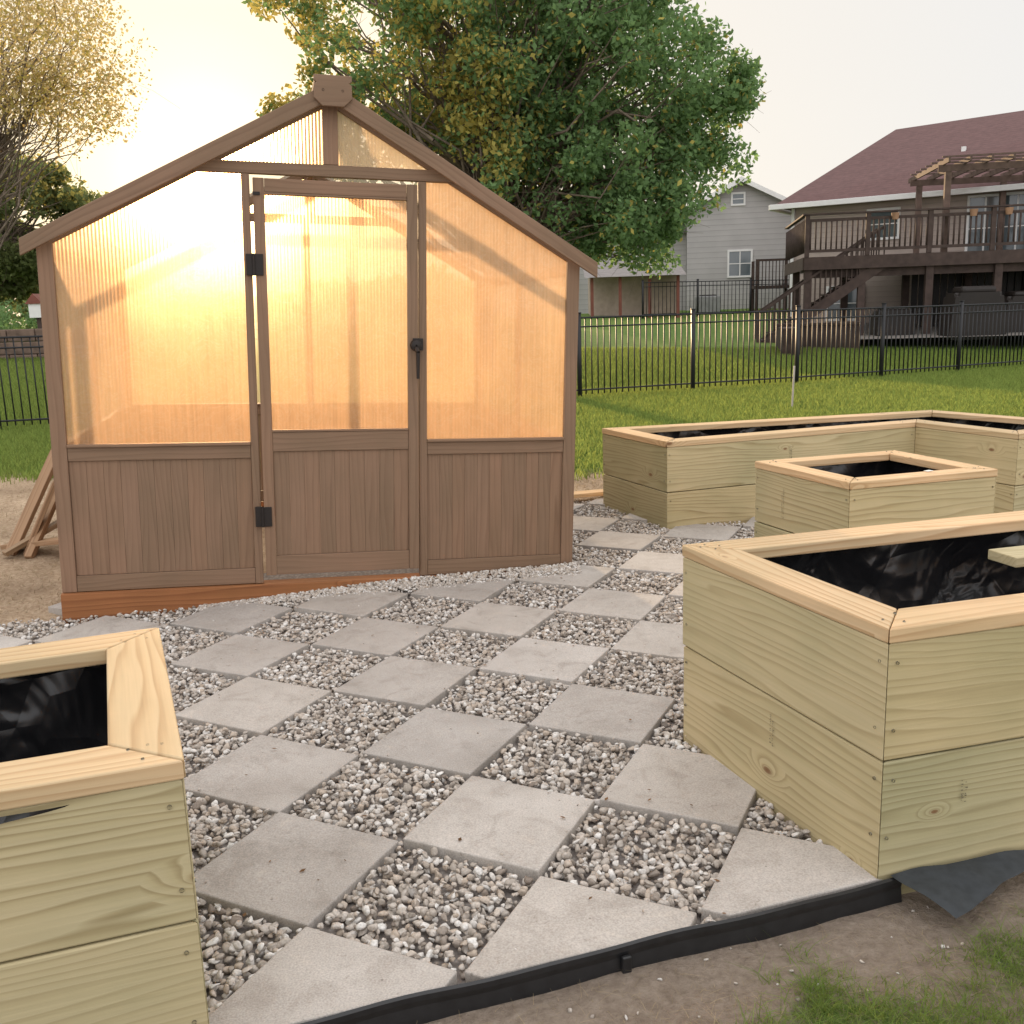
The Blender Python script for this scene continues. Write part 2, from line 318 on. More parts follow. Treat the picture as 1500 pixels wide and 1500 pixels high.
a=g.data.attributes.new('grass','FLOAT','POINT');a.data.foreach_set('value',grassamt(X,Y).ravel().astype(np.float32))
a=g.data.attributes.new('sunlit_sand','FLOAT','POINT');a.data.foreach_set('value',(sm(3.6,4.6,Y)).ravel().astype(np.float32))
# ---------------------------------------------------------------- pavers
def clip_half(poly,fn):
    out=[]
    for i in range(len(poly)):
        p=poly[i];q=poly[(i+1)%len(poly)];a=fn(p);b=fn(q)
        if a>=0: out.append(p)
        if (a>=0)!=(b>=0):
            t=a/(a-b);out.append(tuple(np.array(p)+t*(np.array(q)-np.array(p))))
    return out
m,nt=newmat('concrete_paver');tg=N(nt,'ShaderNodeNewGeometry')
P=tg.outputs['Position'];ri=tg.outputs['Random Per Island']
n1=N(nt,'ShaderNodeTexNoise',{'Vector':P,'Scale':3.0,'Detail':8,'Roughness':0.65});n2=N(nt,'ShaderNodeTexNoise',{'Vector':P,'Scale':220,'Detail':3});n3=N(nt,'ShaderNodeTexNoise',{'Vector':P,'Scale':28,'Detail':6,'Roughness':0.8})
c=ramp(nt,n1.outputs[0],[(0.3,(0.35,0.32,0.29)),(0.5,(0.42,0.39,0.36)),(0.7,(0.48,0.45,0.42))])
c=mixc(nt,1.0,c,ramp(nt,ri,[(0,(0.86,0.85,0.84)),(0.5,(1,0.98,0.95)),(1,(1.08,1.08,1.08))]),'MULTIPLY')
c=mixc(nt,1.0,c,ramp(nt,n2.outputs[0],[(0.3,(0.80,0.80,0.80)),(0.7,(1.16,1.16,1.16))]),'MULTIPLY')
c=mixc(nt,1.0,c,ramp(nt,n3.outputs[0],[(0.28,(0.6,0.57,0.53)),(0.40,(1,1,1)),(1,(1.05,1.05,1.05))]),'MULTIPLY')
vs_=N(nt,'ShaderNodeTexVoronoi',{'Vector':P,'Scale':26});vc=N(nt,'ShaderNodeSeparateColor',{0:vs_.outputs['Color']})
pit=mixc(nt,1.0,ramp(nt,vs_.outputs['Distance'],[(0.0,(1,1,1)),(0.07,(1,1,1)),(0.10,(0,0,0))]),ramp(nt,vc.outputs[0],[(0.86,(0,0,0)),(0.88,(1,1,1))]),'MULTIPLY')
c=mixc(nt,math_(nt,'MULTIPLY',pit,0.6),c,(0.16,0.14,0.12))
n6=N(nt,'ShaderNodeTexNoise',{'Vector':P,'Scale':7,'Detail':5,'Distortion':1.5})
c=mixc(nt,1.0,c,ramp(nt,n6.outputs[0],[(0.34,(0.88,0.87,0.86)),(0.46,(1,1,1)),(0.62,(1,1,1)),(0.72,(1.08,1.07,1.05))]),'MULTIPLY')
finish(nt,principled(nt,c,0.9,math_(nt,'ADD',n2.outputs[0],n3.outputs[0]),0.35,0.002,0.2))
bm=bmesh.new()
for a_ in range(-12,14):
    for b_ in range(-12,12):
        if (a_+b_)%2: continue
        c0=lat(a_+.5,b_+.5)
        if not(-3.9<c0[0]<4.1 and 0.2<c0[1]<7.4): continue
        jx,jy=rng.normal(0,0.0025,2);jr=rng.normal(0,0.006);hs=0.2025
        pts=[]
        for sx_,sy_ in((-1,-1),(1,-1),(1,1),(-1,1)):
            u_=sx_*hs;v_=sy_*hs;u_,v_=u_-jr*v_,v_+jr*u_
            pts.append(tuple(c0+u_*LU+v_*LV+np.array([jx,jy])))
        pts=clip_half(pts,lambda p:dE(*p)-0.012)
        pts=clip_half(pts,lambda p:(4.60+0.155*(p[0]+2.2))-p[1] if p[0]<-2.2 else 1.0) if c0[0]<-2.3 else pts
        if len(pts)<3: continue
        if c0[1]>6.9 and c0[0]<0.2: continue
        if c0[0]<0 and (c0[1]-4.61)>(c0[0]+2.21)*0.239+0.3: continue
        if c0[0]>1.0 and c0[1]<2.9: continue
        xx,yy=[p[0] for p in pts],[p[1] for p in pts]
        ar=0.5*sum(xx[i]*yy[(i+1)%len(xx)]-xx[(i+1)%len(xx)]*yy[i] for i in range(len(xx)))
        if ar<0: pts=pts[::-1]
        if abs(ar)<0.004: continue
        zt=rng.normal(0,0.0018);tx,ty=rng.normal(0,0.004,2)
        ZZ=lambda p,z:z+zt+tx*(p[0]-c0[0])+ty*(p[1]-c0[1])
        top=[bm.verts.new((p[0],p[1],ZZ(p,0))) for p in pts];bot=[bm.verts.new((p[0],p[1],-0.045)) for p in pts]
        bm.faces.new(top);bm.faces.new(bot[::-1])
        for i in range(len(pts)): bm.faces.new((bot[i],bot[(i+1)%len(pts)],top[(i+1)%len(pts)],top[i]))
me=bpy.data.meshes.new('paving_stones');bm.to_mesh(me);bm.free()
pv=obj('paving_stones',me,m);b=pv.modifiers.new('b','BEVEL');b.width=0.004;b.segments=2;b.limit_method='ANGLE'
# ---------------------------------------------------------------- gravel
m,nt=newmat('limestone_gravel');tg=N(nt,'ShaderNodeNewGeometry')
n1=N(nt,'ShaderNodeTexNoise',{'Vector':tg.outputs['Position'],'Scale':160,'Detail':5})
c=ramp(nt,tg.outputs['Random Per Island'],[(0,(0.22,0.18,0.15)),(0.15,(0.39,0.345,0.30)),(0.4,(0.51,0.465,0.42)),(0.6,(0.45,0.375,0.305)),(0.8,(0.59,0.555,0.52)),(1,(0.70,0.68,0.65))])
c=mixc(nt,1.0,c,ramp(nt,n1.outputs[0],[(0.3,(0.75,0.74,0.72)),(0.7,(1.15,1.15,1.15))]),'MULTIPLY')
finish(nt,principled(nt,c,0.85,n1.outputs[0],0.4,0.002,0.25));M_grav=m
m,nt=newmat('gravel_bed');tg=N(nt,'ShaderNodeNewGeometry')
v=N(nt,'ShaderNodeTexVoronoi',{'Vector':tg.outputs['Position'],'Scale':55})
c=mixc(nt,0.5,ramp(nt,v.outputs['Distance'],[(0,(0.42,0.39,0.36)),(0.6,(0.12,0.10,0.09))]),(0.25,0.22,0.20))
finish(nt,principled(nt,c,0.95,v.outputs['Distance'],0.6,0.01))
gp=empty('gravel')
prism('gravel_bed',REG,-0.06,-0.034,m,gp)
def stone_lib(sub,k):
    out=[]
    for i in range(k):
        b=bmesh.new();bmesh.ops.create_icosphere(b,subdivisions=sub,radius=1.0)
        V=np.array([v.co[:] for v in b.verts]);Fc=np.array([[v.index for v in q.verts] for q in b.faces]);b.free()
        for j in range(9):
            n=rng.normal(size=3);n/=np.linalg.norm(n);d=rng.uniform(0.38,0.72)
            e=np.maximum(0,V@n-d);V=V-e[:,None]*n
        V*=np.array([1.12,rng.uniform(.65,.95),rng.uniform(.55,.85)])*1.12;V+=rng.normal(0,0.012,V.shape);out.append(V)
    return np.array(out),Fc
def rotm(n):
    q=rng.normal(size=(n,4));q/=np.linalg.norm(q,axis=1)[:,None];w,x,y,z=q.T
    return np.stack([1-2*(y*y+z*z),2*(x*y-z*w),2*(x*z+y*w),2*(x*y+z*w),1-2*(x*x+z*z),2*(y*z-x*w),2*(x*z-y*w),2*(y*z+x*w),1-2*(x*x+y*y)],-1).reshape(n,3,3)
def stones(name,x,y,z,r,sub):
    lib,Fc=stone_lib(sub,14);n=len(x);vi=rng.integers(0,14,n)
    V=lib[vi]*r[:,None,None];V=np.einsum('nij,nkj->nki',rotm(n),V);V[:,:,2]*=0.8
    V+=np.stack([x,y,z],-1)[:,None,:];nv=lib.shape[1]
    Fa=(Fc[None]+(np.arange(n)*nv)[:,None,None]).reshape(-1,3)
    np_mesh(name,V.reshape(-1,3),Fa,M_grav,gp)
sp_=0.0195
gx,gy=np.meshgrid(np.arange(-3.5,4.1,sp_),np.arange(0.9,7.3,sp_));gx=gx.ravel();gy=gy.ravel()
gx=gx+rng.uniform(-.6,.6,gx.shape)*sp_;gy=gy+rng.uniform(-.6,.6,gy.shape)*sp_
k=inpoly(REG,gx,gy)&(dE(gx,gy)>0.012)
for pp in (PA,PB,PC,PD): k&=~inpoly(pp,gx,gy)
ghin=((gy-4.61)>(gx+2.21)*0.239+0.12)&(gx<0.20);k&=~ghin
k&=(gx>-0.55*gy-0.4)&(gx<0.60*gy+0.3)
gx=gx[k];gy=gy[k]
A_,B_=inv(gx,gy);par=(np.floor(A_)+np.floor(B_)).astype(int)%2
fa=A_-np.floor(A_);fb=B_-np.floor(B_);edge=np.minimum(np.minimum(fa,1-fa),np.minimum(fb,1-fb))*S
keep=((par==1)&(edge>0.004))|((par==0)&(edge<0.0035)&(rng.random(len(gx))<0.5))
gx,gy,edge,par=gx[keep],gy[keep],edge[keep],par[keep]
r=rng.uniform(0.0075,0.0185,len(gx));z=-0.020+rng.uniform(-.006,.007,len(gx))+0.003*np.sin(gx*23)*np.sin(gy*19)
nr=gy<4.3
stones('gravel_near',gx[nr],gy[nr],z[nr],r[nr],2)
stones('gravel_far',gx[~nr],gy[~nr],z[~nr],r[~nr]*1.05,1)
s2=rng.random(len(gx))<0.34
x2=gx[s2]+rng.uniform(-.006,.006,s2.sum());y2=gy[s2]+rng.uniform(-.006,.006,s2.sum())
e2=edge[s2]>0.011;x2,y2=x2[e2],y2[e2]
stones('gravel_top',x2,y2,-0.007+rng.uniform(-.003,.004,len(x2)),rng.uniform(.007,.0155,len(x2)),2)
t=rng.uniform(0.25,1.02,2600);off=np.abs(rng.normal(0,0.05,2600));hx=-2.21+2.51*t+0.23*off;hy=4.61+0.60*t-0.97*off-0.02
stones('gravel_heap',hx,hy,0.045*np.exp(-off/0.05)*sm(.2,.7,t)-0.006,rng.uniform(.008,.015,2600),1)
n=170;sx_=rng.uniform(-1.8,1.2,n);sy_=rng.uniform(1.9,5,n);kk=inpoly(REG,sx_,sy_);stones('gravel_strays',sx_[kk],sy_[kk],np.full(kk.sum(),0.003),rng.uniform(.002,.006,kk.sum()),1)
n=40;sx_=rng.uniform(-.3,1.1,n);sy_=E0[1]+(sx_-E0[0])*0.325-rng.uniform(.03,.35,n);stones('gravel_strays',sx_,sy_,hgt(sx_,sy_)+0.002,rng.uniform(.003,.009,n),1)
# ---------------------------------------------------------------- edging
eg=empty('landscape_edging')
M_edg=simple('black_plastic',(0.012,0.012,0.013),0.38,0.3,30,0.5)
a=E0-ED*3.0;bq=E1+ED*0.02
nseg=90;vs=[];fs=[]
prof_=((-0.020,-0.10),(-0.014,-0.045),(-0.010,-0.02),(-0.013,-0.006),(-0.012,0.006),(-0.004,0.009),(0.001,0.004),(0.001,-0.09));npf=len(prof_)
for i in range(nseg+1):
    t=i/nseg;p=a+(bq-a)*t;wv=0.006*math.sin(t*19)+0.004*math.sin(t*47)
    q=p+EN*(wv*0.6);tl_=0.003*math.sin(t*31)+0.0015*math.sin(t*83)
    for dd,zz in prof_: vs.append((q[0]+EN[0]*dd,q[1]+EN[1]*dd,zz+tl_))
for i in range(nseg):
    for j in range(npf-1): k_=i*npf+j;fs.append((k_,k_+npf,k_+npf+1,k_+1))
mesh('strip',vs,fs,M_edg,eg)
for t in(0.55,0.82):
    p=a+(bq-a)*t-EN*0.018;beam('clip',(p[0],p[1],-0.08),(p[0],p[1],-0.012),0.022,0.012,M_edg,eg,up=(EN[0],EN[1],0))
# ---------------------------------------------------------------- planters
def offs(poly,d):
    n=len(poly);out=[];A=sum(poly[i][0]*poly[(i+1)%n][1]-poly[(i+1)%n][0]*poly[i][1] for i in range(n));s=1 if A>0 else -1
    for i in range(n):
        p0=Vector(poly[i-1]);p1=Vector(poly[i]);p2=Vector(poly[(i+1)%n])
        d1=(p1-p0).normalized();d2=(p2-p1).normalized()
        n1=Vector((-d1.y,d1.x))*s;n2=Vector((-d2.y,d2.x))*s
        b=(n1+n2);b/= (1+n1.dot(n2));out.append(tuple(p1+b*d))
    return out
def edge_board(name,o1,o2,i2,i1,z0,z1,mat,parent,sh=0.0006):
    o1,o2,i1,i2=[Vector(v) for v in(o1,o2,i1,i2)];d=(o2-o1).normalized();nn=Vector((-d.y,d.x))
    pl=[]
    for v,sg in((o1,1),(o2,-1),(i2,-1),(i1,1)): pl.append(((v-o1).dot(d)+sg*sh,(v-o1).dot(nn)))
    hz_=(z1-z0)/2
    vs=[(x,y,-hz_) for x,y in pl]+[(x,y,hz_) for x,y in pl]
    o=mesh(name,vs,BF,mat,parent,bevel=0.004)
    bm=bmesh.new();bm.from_mesh(o.data);bmesh.ops.recalc_face_normals(bm,faces=bm.faces);bm.to_mesh(o.data);bm.free()
    M=Matrix(((d.x,nn.x,0),(d.y,nn.y,0),(0,0,1))).to_4x4();M.translation=(o1.x,o1.y,(z0+z1)/2);o.matrix_local=M;return o
M_screw=simple('screw',(0.25,0.24,0.2),0.4,metal=0.8)
M_ink=simple('faded_ink',(0.17,0.145,0.09),0.8,0.4,200)
def planter(poly,ztop,capw=0.125,seed=0,bh=0.292,stamps=()):
    e=empty('raised_garden_bed');ct=0.038
    outer=offs(poly,-0.004);inn=offs(poly,capw);wi=offs(poly,0.038);n=len(poly)
    sc=[]
    for i in range(n):
        j=(i+1)%n
        edge_board('cap_board',outer[i],outer[j],inn[j],inn[i],ztop-ct,ztop+random.uniform(-.0018,.0018),M_cap,e,0.0012)
        for kx in range(2):
            zt=ztop-ct-kx*(bh+0.004);zb_=max(zt-bh,-0.09) if kx==0 else -0.09
            jog=random.uniform(-.0025,.0025);pj=offs(poly,jog);edge_board('side_board',pj[i],pj[j],wi[j],wi[i],zb_,zt-0.001,M_treat,e)
        p=Vector(poly[i]);q=Vector(poly[j]);d=(q-p).normalized();nn=Vector((d.y,-d.x))
        for t in(0.025,(q-p).length-0.025):
            for zz in(ztop-ct-0.05,ztop-ct-0.22,ztop-ct-0.35,ztop-ct-0.5):
                c=p+d*(t+random.uniform(-.006,.006))
                if zz>0.02: sc.append(((c.x,c.y,zz),(c.x+nn.x*0.0032,c.y+nn.y*0.0032,zz),0.0045,0.004))
        for t in(0.07,(q-p).length-0.07):
            for u_ in(0.03,capw-0.035):
                c=p+d*(t+random.uniform(-.02,.02))-nn*u_;sc.append(((c.x,c.y,ztop-0.001),(c.x,c.y,ztop+0.002),0.0035,0.003))
    V,F=tubes(sc,8);np_mesh('screw_heads',V,F,M_screw,e)
    # faint, worn ink marks of the grade stamp
    V=[];Fq=[]
    for (ei,tt,z0,hgt_) in stamps:
        p=Vector(poly[ei]);q=Vector(poly[(ei+1)%n]);d=(q-p).normalized();nn=Vector((d.y,-d.x));L=(q-p).length
        zz=z0
        while zz<z0+hgt_:
            for cx_ in(0.0,0.012):
                if random.random()<0.72:
                    w_=random.uniform(.003,.008);h_=random.uniform(.0012,.0035);c=p+d*(L*tt+cx_+random.uniform(-.001,.001))+nn*0.0034
                    k=len(V);V+=[(c.x,c.y,zz),(c.x+d.x*w_,c.y+d.y*w_,zz),(c.x+d.x*w_,c.y+d.y*w_,zz+h_),(c.x,c.y,zz+h_)];Fq.append((k,k+1,k+2,k+3))
            zz+=0.0052
    if V: np_mesh('ink_marks',V,Fq,M_ink,e)
    li=offs(poly,0.066);fl=offs(poly,0.15);V=[];Fq=[]
    for i in range(n):
        j=(i+1)%n;L=(Vector(li[j])-Vector(li[i])).length;nu=max(8,int(L/0.02));nv=16;k0=len(V)
        for a_ in range(nu+1):
            for b_ in range(nv+1):
                u_=a_/nu;v_=b_/nv
                A=np.array(li[i])*(1-u_)+np.array(li[j])*u_;B=np.array(fl[i])*(1-u_)+np.array(fl[j])*u_
                p=A*(1-v_**2)+B*v_**2;z=ztop-0.042-v_*0.36
                q=Vector((p[0]*3+seed,p[1]*3,z*2.5));nz=noise.noise_vector(q);n2_=noise.noise_vector(q*3.1)
                am=0.035*min(1,v_*3)
                V.append((p[0]+nz.x*am+n2_.x*0.007,p[1]+nz.y*am+n2_.y*0.007,z+nz.z*am*0.6))
        for a_ in range(nu):
            for b_ in range(nv): k_=k0+a_*(nv+1)+b_;Fq.append((k_,k_+1,k_+nv+2,k_+nv+1))
    np_mesh('liner_sides',V,Fq,M_liner,e,smooth=True)
    fi=offs(poly,0.045);prism('liner_floor',fi,ztop-0.45,ztop-0.40,M_liner,e)
    return e
eA=planter(PA,0.648,seed=1,bh=0.296,stamps=((0,0.52,0.17,0.10),(1,0.13,0.17,0.06)));eB=planter(PB,0.615,seed=5,bh=0.288);eC=planter(PC,0.556,seed=9,stamps=((1,0.47,0.33,0.13),));eD=planter(PD,0.57,capw=0.105,seed=13,stamps=((0,0.32,0.30,0.16),))
box('brace_plank',1.52,2.3,3.02,3.14,0.572,0.605,M_treat,eA).rotation_euler=(0,0,0.27)
M_tag=simple('paper_tag',(0.7,0.72,0.68),0.6,0.1,90);t_=box('lumber_tag',2.02,2.06,4.70,4.725,0.572,0.5735,M_tag,eD,0);t_.rotation_euler=(0,0,0.5)
def sheet(name,corners,mat,parent,amp=0.02,n=18,seed=0):
    c=[np.array(q,float) for q in corners];V=[];F=[]
    for i in range(n+1):
        for j in range(n+1):
            u_,v_=i/n,j/n;p=(c[0]*(1-u_)+c[1]*u_)*(1-v_)+(c[3]*(1-u_)+c[2]*u_)*v_
            q=noise.noise_vector(Vector((p[0]*9+seed,p[1]*9,p[2]*9)));V.append(p+np.array(q)*amp)
    for i in range(n):
        for j in range(n): k_=i*(n+1)+j;F.append((k_,k_+1,k_+n+2,k_+n+1))
    return np_mesh(name,V,F,mat,parent,smooth=True)
M_fab=simple('landscape_fabric',(0.035,0.04,0.045),0.6,0.2,40)
sheet('liner_flap',[(0.90,2.165,0.02),(1.42,2.30,0.015),(1.20,2.17,0.0),(0.99,2.01,-0.01)],M_fab,eA,0.014,seed=3)
sheet('liner_flap',[(-1.3,1.405,0.574),(-0.79,1.583,0.572),(-0.80,1.582,0.568),(-1.3,1.375,0.53)],M_liner,eB,0.004,seed=4)
# ---------------------------------------------------------------- greenhouse
gh=empty('greenhouse',(-2.21,4.61,0.0));gh.rotation_mode='XYZ'
gh.rotation_euler=(Matrix.Rotation(math.radians(13.45),3,'Z')@Matrix.Rotation(0.045,3,'Y')).to_euler()
T=M_taupe;W=2.60;D=2.4;XR=1.335;ZR=2.50;ZE=1.785;SL=(ZR-ZE)/XR;SR=(ZR-1.765)/(W-XR)
def zr(x): return ZR-SL*(XR-x) if x<XR else ZR-SR*(x-XR)
box('sill_front',-0.005,W+0.005,-0.02,0.075,-0.06,0.118,M_beam,gh,0.005)
box('sill_back',0,W,D-0.075,D+0.01,-0.06,0.118,M_beam,gh)
box('sill_left',-0.004,0.085,0.076,D-0.076,-0.06,0.117,M_beam,gh);box('sill_right',W-0.085,W+0.004,0.076,D-0.076,-0.06,0.117,M_beam,gh)
def planks(name,x0,x1,z0,z1,y0,y1,n,side=False):
    wv=(x1-x0)/n
    for i in range(n):
        a,b=x0+i*wv+0.0003,x0+(i+1)*wv-0.0003
        if side: box(name,y0,y1,a,b,z0,z1,T,gh,0.0013,axis=2)
        else: box(name,a,b,y0,y1,z0,z1,T,gh,0.0013,axis=2)
def glaz(name,poly,y,mat):
    o=mesh(name,[(x,y,z) for x,z in poly],[tuple(range(len(poly)))],mat,gh);return o
for (yo,front) in((0.0,True),(D-0.04,False)):
    y0,y1=yo,yo+0.04;M_=M_pf if front else M_pb;yg=yo+0.02
    box('corner_post',0,0.068,y0,y1,0.12,zr(0.03)-0.01,T,gh);box('corner_post',W-0.066,W,y0,y1,0.12,zr(W-0.03)-0.01,T,gh)
    if front:
        box('door_post',0.915,0.953,y0-0.002,y1,0.121,2.119,T,gh);box('door_post',1.757,1.797,y0-0.002,y1,0.121,2.119,T,gh)
        segs=[(0.069,0.914),(1.798,W-0.067)]
    else:
        box('mid_post',1.28,1.33,y0,y1,0.12,2.12,T,gh);segs=[(0.069,1.279),(1.331,W-0.067)]
    for i,(a,b_) in enumerate(segs):
        box('bottom_rail',a,b_,y0+0.003,y1-0.002,0.121,0.20,T,gh);box('mid_rail',a,b_,y0+0.003,y1-0.002,0.765,0.83,T,gh)
        box('rail_lip',a,b_,y0-0.012,y0+0.03,0.831,0.846,T,gh)
        planks('panel_plank',a,b_,0.201,0.764,y0+0.014,y0+0.028,11 if front else 14)
        if a<1: glaz('glazing',[(a,0.846),(b_,0.846),(b_,2.12),(0.64,2.12),(a,zr(a)-0.03)],yg,M_)
        else: glaz('glazing',[(a,0.846),(b_,0.846),(b_,zr(b_)-0.03),(2.0,2.12),(a,2.12)],yg,M_)
    yprism('collar_beam',[(0.62,2.12),(2.04,2.12),(1.94,2.175),(0.72,2.175)],y0-0.004,y1,T,gh,0.003)
    yprism('king_post',[(1.30,2.176),(1.372,2.176),(1.372,2.455),(1.30,2.455)],y0-0.003,y1-0.002,T,gh,0.003)
    glaz('gable_glazing',[(0.73,2.176),(1.30,2.176),(1.30,zr(1.30)-0.03)],yg,M_pg if front else M_pb)
    glaz('gable_glazing',[(1.372,2.176),(1.93,2.176),(1.372,zr(1.372)-0.03)],yg,M_pg if front else M_pb)
    yprism('gable_rafter',[(0.0,zr(0)-0.045),(XR,ZR-0.05),(XR,ZR-0.005),(0.0,zr(0)-0.004)],y0+0.001,y1-0.001,T,gh)
    yprism('gable_rafter',[(XR+0.0005,ZR-0.05),(W,zr(W)-0.045),(W,zr(W)-0.004),(XR+0.0005,ZR-0.005)],y0+0.001,y1-0.001,T,gh)
ov=0.07;OH=0.055
for yo in(-ov,D+ov-0.022):
    yprism('rake_board',[(-OH,zr(-OH)-0.045),(XR,ZR-0.045),(XR,ZR+0.035),(-OH,zr(-OH)+0.030)],yo,yo+0.022,T,gh,0.003)
    yprism('rake_board',[(XR+0.0005,ZR-0.045),(W+OH+.02,zr(W+OH+.02)-0.045),(W+OH+.02,zr(W+OH+.02)+0.030),(XR+0.0005,ZR+0.035)],yo,yo+0.022,T,gh,0.003)
    yy=yo-0.018 if yo<0 else yo+0.024
    c=XR+0.012
    yprism('ridge_block',[(c-0.05,ZR-0.075),(c+0.05,ZR-0.075),(c+0.088,ZR-0.04),(c+0.088,ZR+0.02),(c+0.075,ZR+0.028),(c+0.088,ZR+0.036),(c+0.088,ZR+0.062),(c-0.088,ZR+0.062),(c-0.088,ZR+0.036),(c-0.075,ZR+0.028),(c-0.088,ZR+0.02),(c-0.088,ZR-0.04)],yy,yy+0.017,T,gh,0.003)
    for sx_ in(-0.045,0.045):
        if yo<0: V,F=tubes([((c+sx_,yy,ZR-0.005),(c+sx_,yy-0.002,ZR-0.005),0.006,0.005)],8);np_mesh('bolt',V,F,M_dark,gh)
beam('ridge_cap',(XR+.004,-ov,ZR+0.044),(XR+.004,D+ov,ZR+0.044),0.15,0.028,T,gh)
beam('ridge_beam',(XR,0.041,ZR-0.06),(XR,D-0.041,ZR-0.06),0.035,0.07,T,gh)
for sgn,(xa,xb) in((0,(-OH,XR-0.02)),(1,(XR+0.02,W+OH))):
    o=mesh('roof_sheet',[(xa,-ov+0.023,zr(xa)+0.012),(xb,-ov+0.023,zr(xb)+0.012),(xb,D+ov-0.023,zr(xb)+0.012),(xa,D+ov-0.023,zr(xa)+0.012)],[(0,1,2,3)],M_pr,gh)
for xs in(0.0,W-0.04):
    zt=zr(xs+0.02)-0.02
    box('top_plate',xs,xs+0.04,0.041,D-0.041,zt-0.06,zt,T,gh)
    box('mid_rail',xs+.002,xs+0.038,0.041,D-0.041,0.765,0.83,T,gh);box('bottom_rail',xs+.002,xs+0.038,0.041,D-0.041,0.121,0.2,T,gh)
    planks('panel_plank',0.041,D-0.041,0.201,0.764,xs+0.012,xs+0.026,26,side=True)
    for yy in(1.2,): box('stud',xs+.001,xs+0.039,yy-0.02,yy+0.02,0.831,zt-0.061,T,gh)
    o=mesh('side_glazing',[(0.04,0,0.83),(D-0.04,0,0.83),(D-0.04,0,zt-0.06),(0.04,0,zt-0.06)],[(0,1,2,3)],M_pb,gh)
    o.matrix_local=Matrix.Translation((xs+0.02,0,0))@Matrix.Rotation(math.pi/2,4,'Z')
dx0,dx1,dz0,dz1=0.968,1.750,0.165,2.10;ya,yb=-0.022,0.012
box('door_stile',dx0,dx0+0.052,ya,yb,dz0,dz1,T,gh);box('door_stile',dx1-0.052,dx1,ya,yb,dz0,dz1,T,gh)
box('door_rail',dx0+.053,dx1-.053,ya+.002,yb-.002,dz1-0.065,dz1-.001,T,gh);box('door_rail',dx0+.053,dx1-.053,ya+.002,yb-.002,0.798,0.895,T,gh);box('door_rail',dx0+.053,dx1-.053,ya+.002,yb-.002,dz0+.001,0.265,T,gh)
planks('door_plank',dx0+.053,dx1-.053,0.266,0.797,ya+0.012,ya+0.024,9)
for a,b_,c,d_ in((dx0+.053,dx1-.053,0.896,0.906),(dx0+.053,dx1-.053,2.025,2.034)): box('door_bead',a,b_,ya-.003,yb,c,d_,T,gh,0.002)
glaz('door_glazing',[(dx0+.053,0.895),(dx1-.053,0.895),(dx1-.053,2.036),(dx0+.053,2.036)],-0.004,M_pf)
for zz in(1.70,0.47):
    box('hinge_leaf',0.925,0.958,-0.027,-0.003,zz-0.05,zz+0.05,M_dark,gh,0.002);box('hinge_leaf',0.964,1.005,-0.030,-0.0225,zz-0.05,zz+0.05,M_dark,gh,0.002)
    V,F=tubes([((0.961,-0.03,zz-0.052),(0.961,-0.03,zz+0.052),0.007,0.007)],10);np_mesh('hinge_pin',V,F,M_dark,gh)
V,F=tubes([((1.738,-0.023,1.325),(1.738,-0.045,1.325),0.030,0.026),((1.738,-0.045,1.325),(1.738,-0.05,1.325),0.026,0.004),((1.738,-0.05,1.31),(1.742,-0.07,1.29),0.010,0.011),((1.742,-0.07,1.29),(1.742,-0.068,1.16),0.011,0.008)],12);np_mesh('door_handle',V,F,M_dark,gh)
box('latch_plate',1.722,1.775,-0.029,-0.0225,1.30,1.36,M_dark,gh,0.002)
box('door_hook',0.966,1.0,-0.029,-0.0225,2.02,2.035,M_dark,gh,0.001)
# ---------------------------------------------------------------- fence
def fence(name,pts,H,step=0.105,post_every=1.83,pr=0.008):
    e=empty(name);V=[];Fc=[]
    def bx(c,sx,sy,z0,z1,d):
        k=len(V);n=np.array([-d[1],d[0]])
        for zz in(z0,z1):
            for a,b in((-1,-1),(1,-1),(1,1),(-1,1)): p=c+d*a*sx/2+n*b*sy/2;V.append((p[0],p[1],zz))
        for q in BF: Fc.append([k+i for i in q])
    for i in range(len(pts)-1):
        p,q=np.array(pts[i],float),np.array(pts[i+1],float);L=np.linalg.norm(q-p);d=(q-p)/L
        np_=max(1,round(L/post_every));
        for j in range(np_):
            a=p+d*L*j/np_;b=p+d*L*(j+1)/np_;za=float(hgt(a[0],a[1]));zb=float(hgt(b[0],b[1]));seg=L/np_
            bx(a,0.055,0.055,za-0.1,za+H+0.05,d);bx(a,0.066,0.066,za+H+0.05,za+H+0.065,d)
            for zz,hh_ in((H-0.02,0.028),(H-0.16,0.024),(0.14,0.024)):
                k=len(V);n=np.array([-d[1],d[0]])*0.013
                for (c,zc) in((a,za),(b,zb)):
                    for sx,sz in((-1,-1),(1,-1),(1,1),(-1,1)): V.append((c[0]+n[0]*sx,c[1]+n[1]*sx,zc+zz+sz*hh_/2))
                for q4 in((0,4,5,1),(1,5,6,2),(2,6,7,3),(3,7,4,0)): Fc.append([k+t for t in q4])
            m_=int(seg/step)
            for t in range(1,m_):
                c=a+d*seg*t/m_;zc=za+(zb-za)*t/m_;bx(c,pr*2,pr*2,zc+0.07,zc+H-0.02,d)
    np_mesh('rails_and_pickets',np.array(V),np.array(Fc),M_fence,e);return e
fence('metal_fence',[(-16,11.1),(-7.03,13.5),(1.14,15.64),(5.0,17.05),(10.38,19.65),(20,24.4)],1.29)
fence('metal_fence',[(4.6,33.5),(10.5,35.5)],1.2,step=0.14,post_every=2.4)
e=empty('marker_stake');beam('stake',(3.79,13.1,-0.05),(3.81,13.1,0.58),0.03,0.02,simple('grey_stake',(0.4,0.36,0.32)),e)
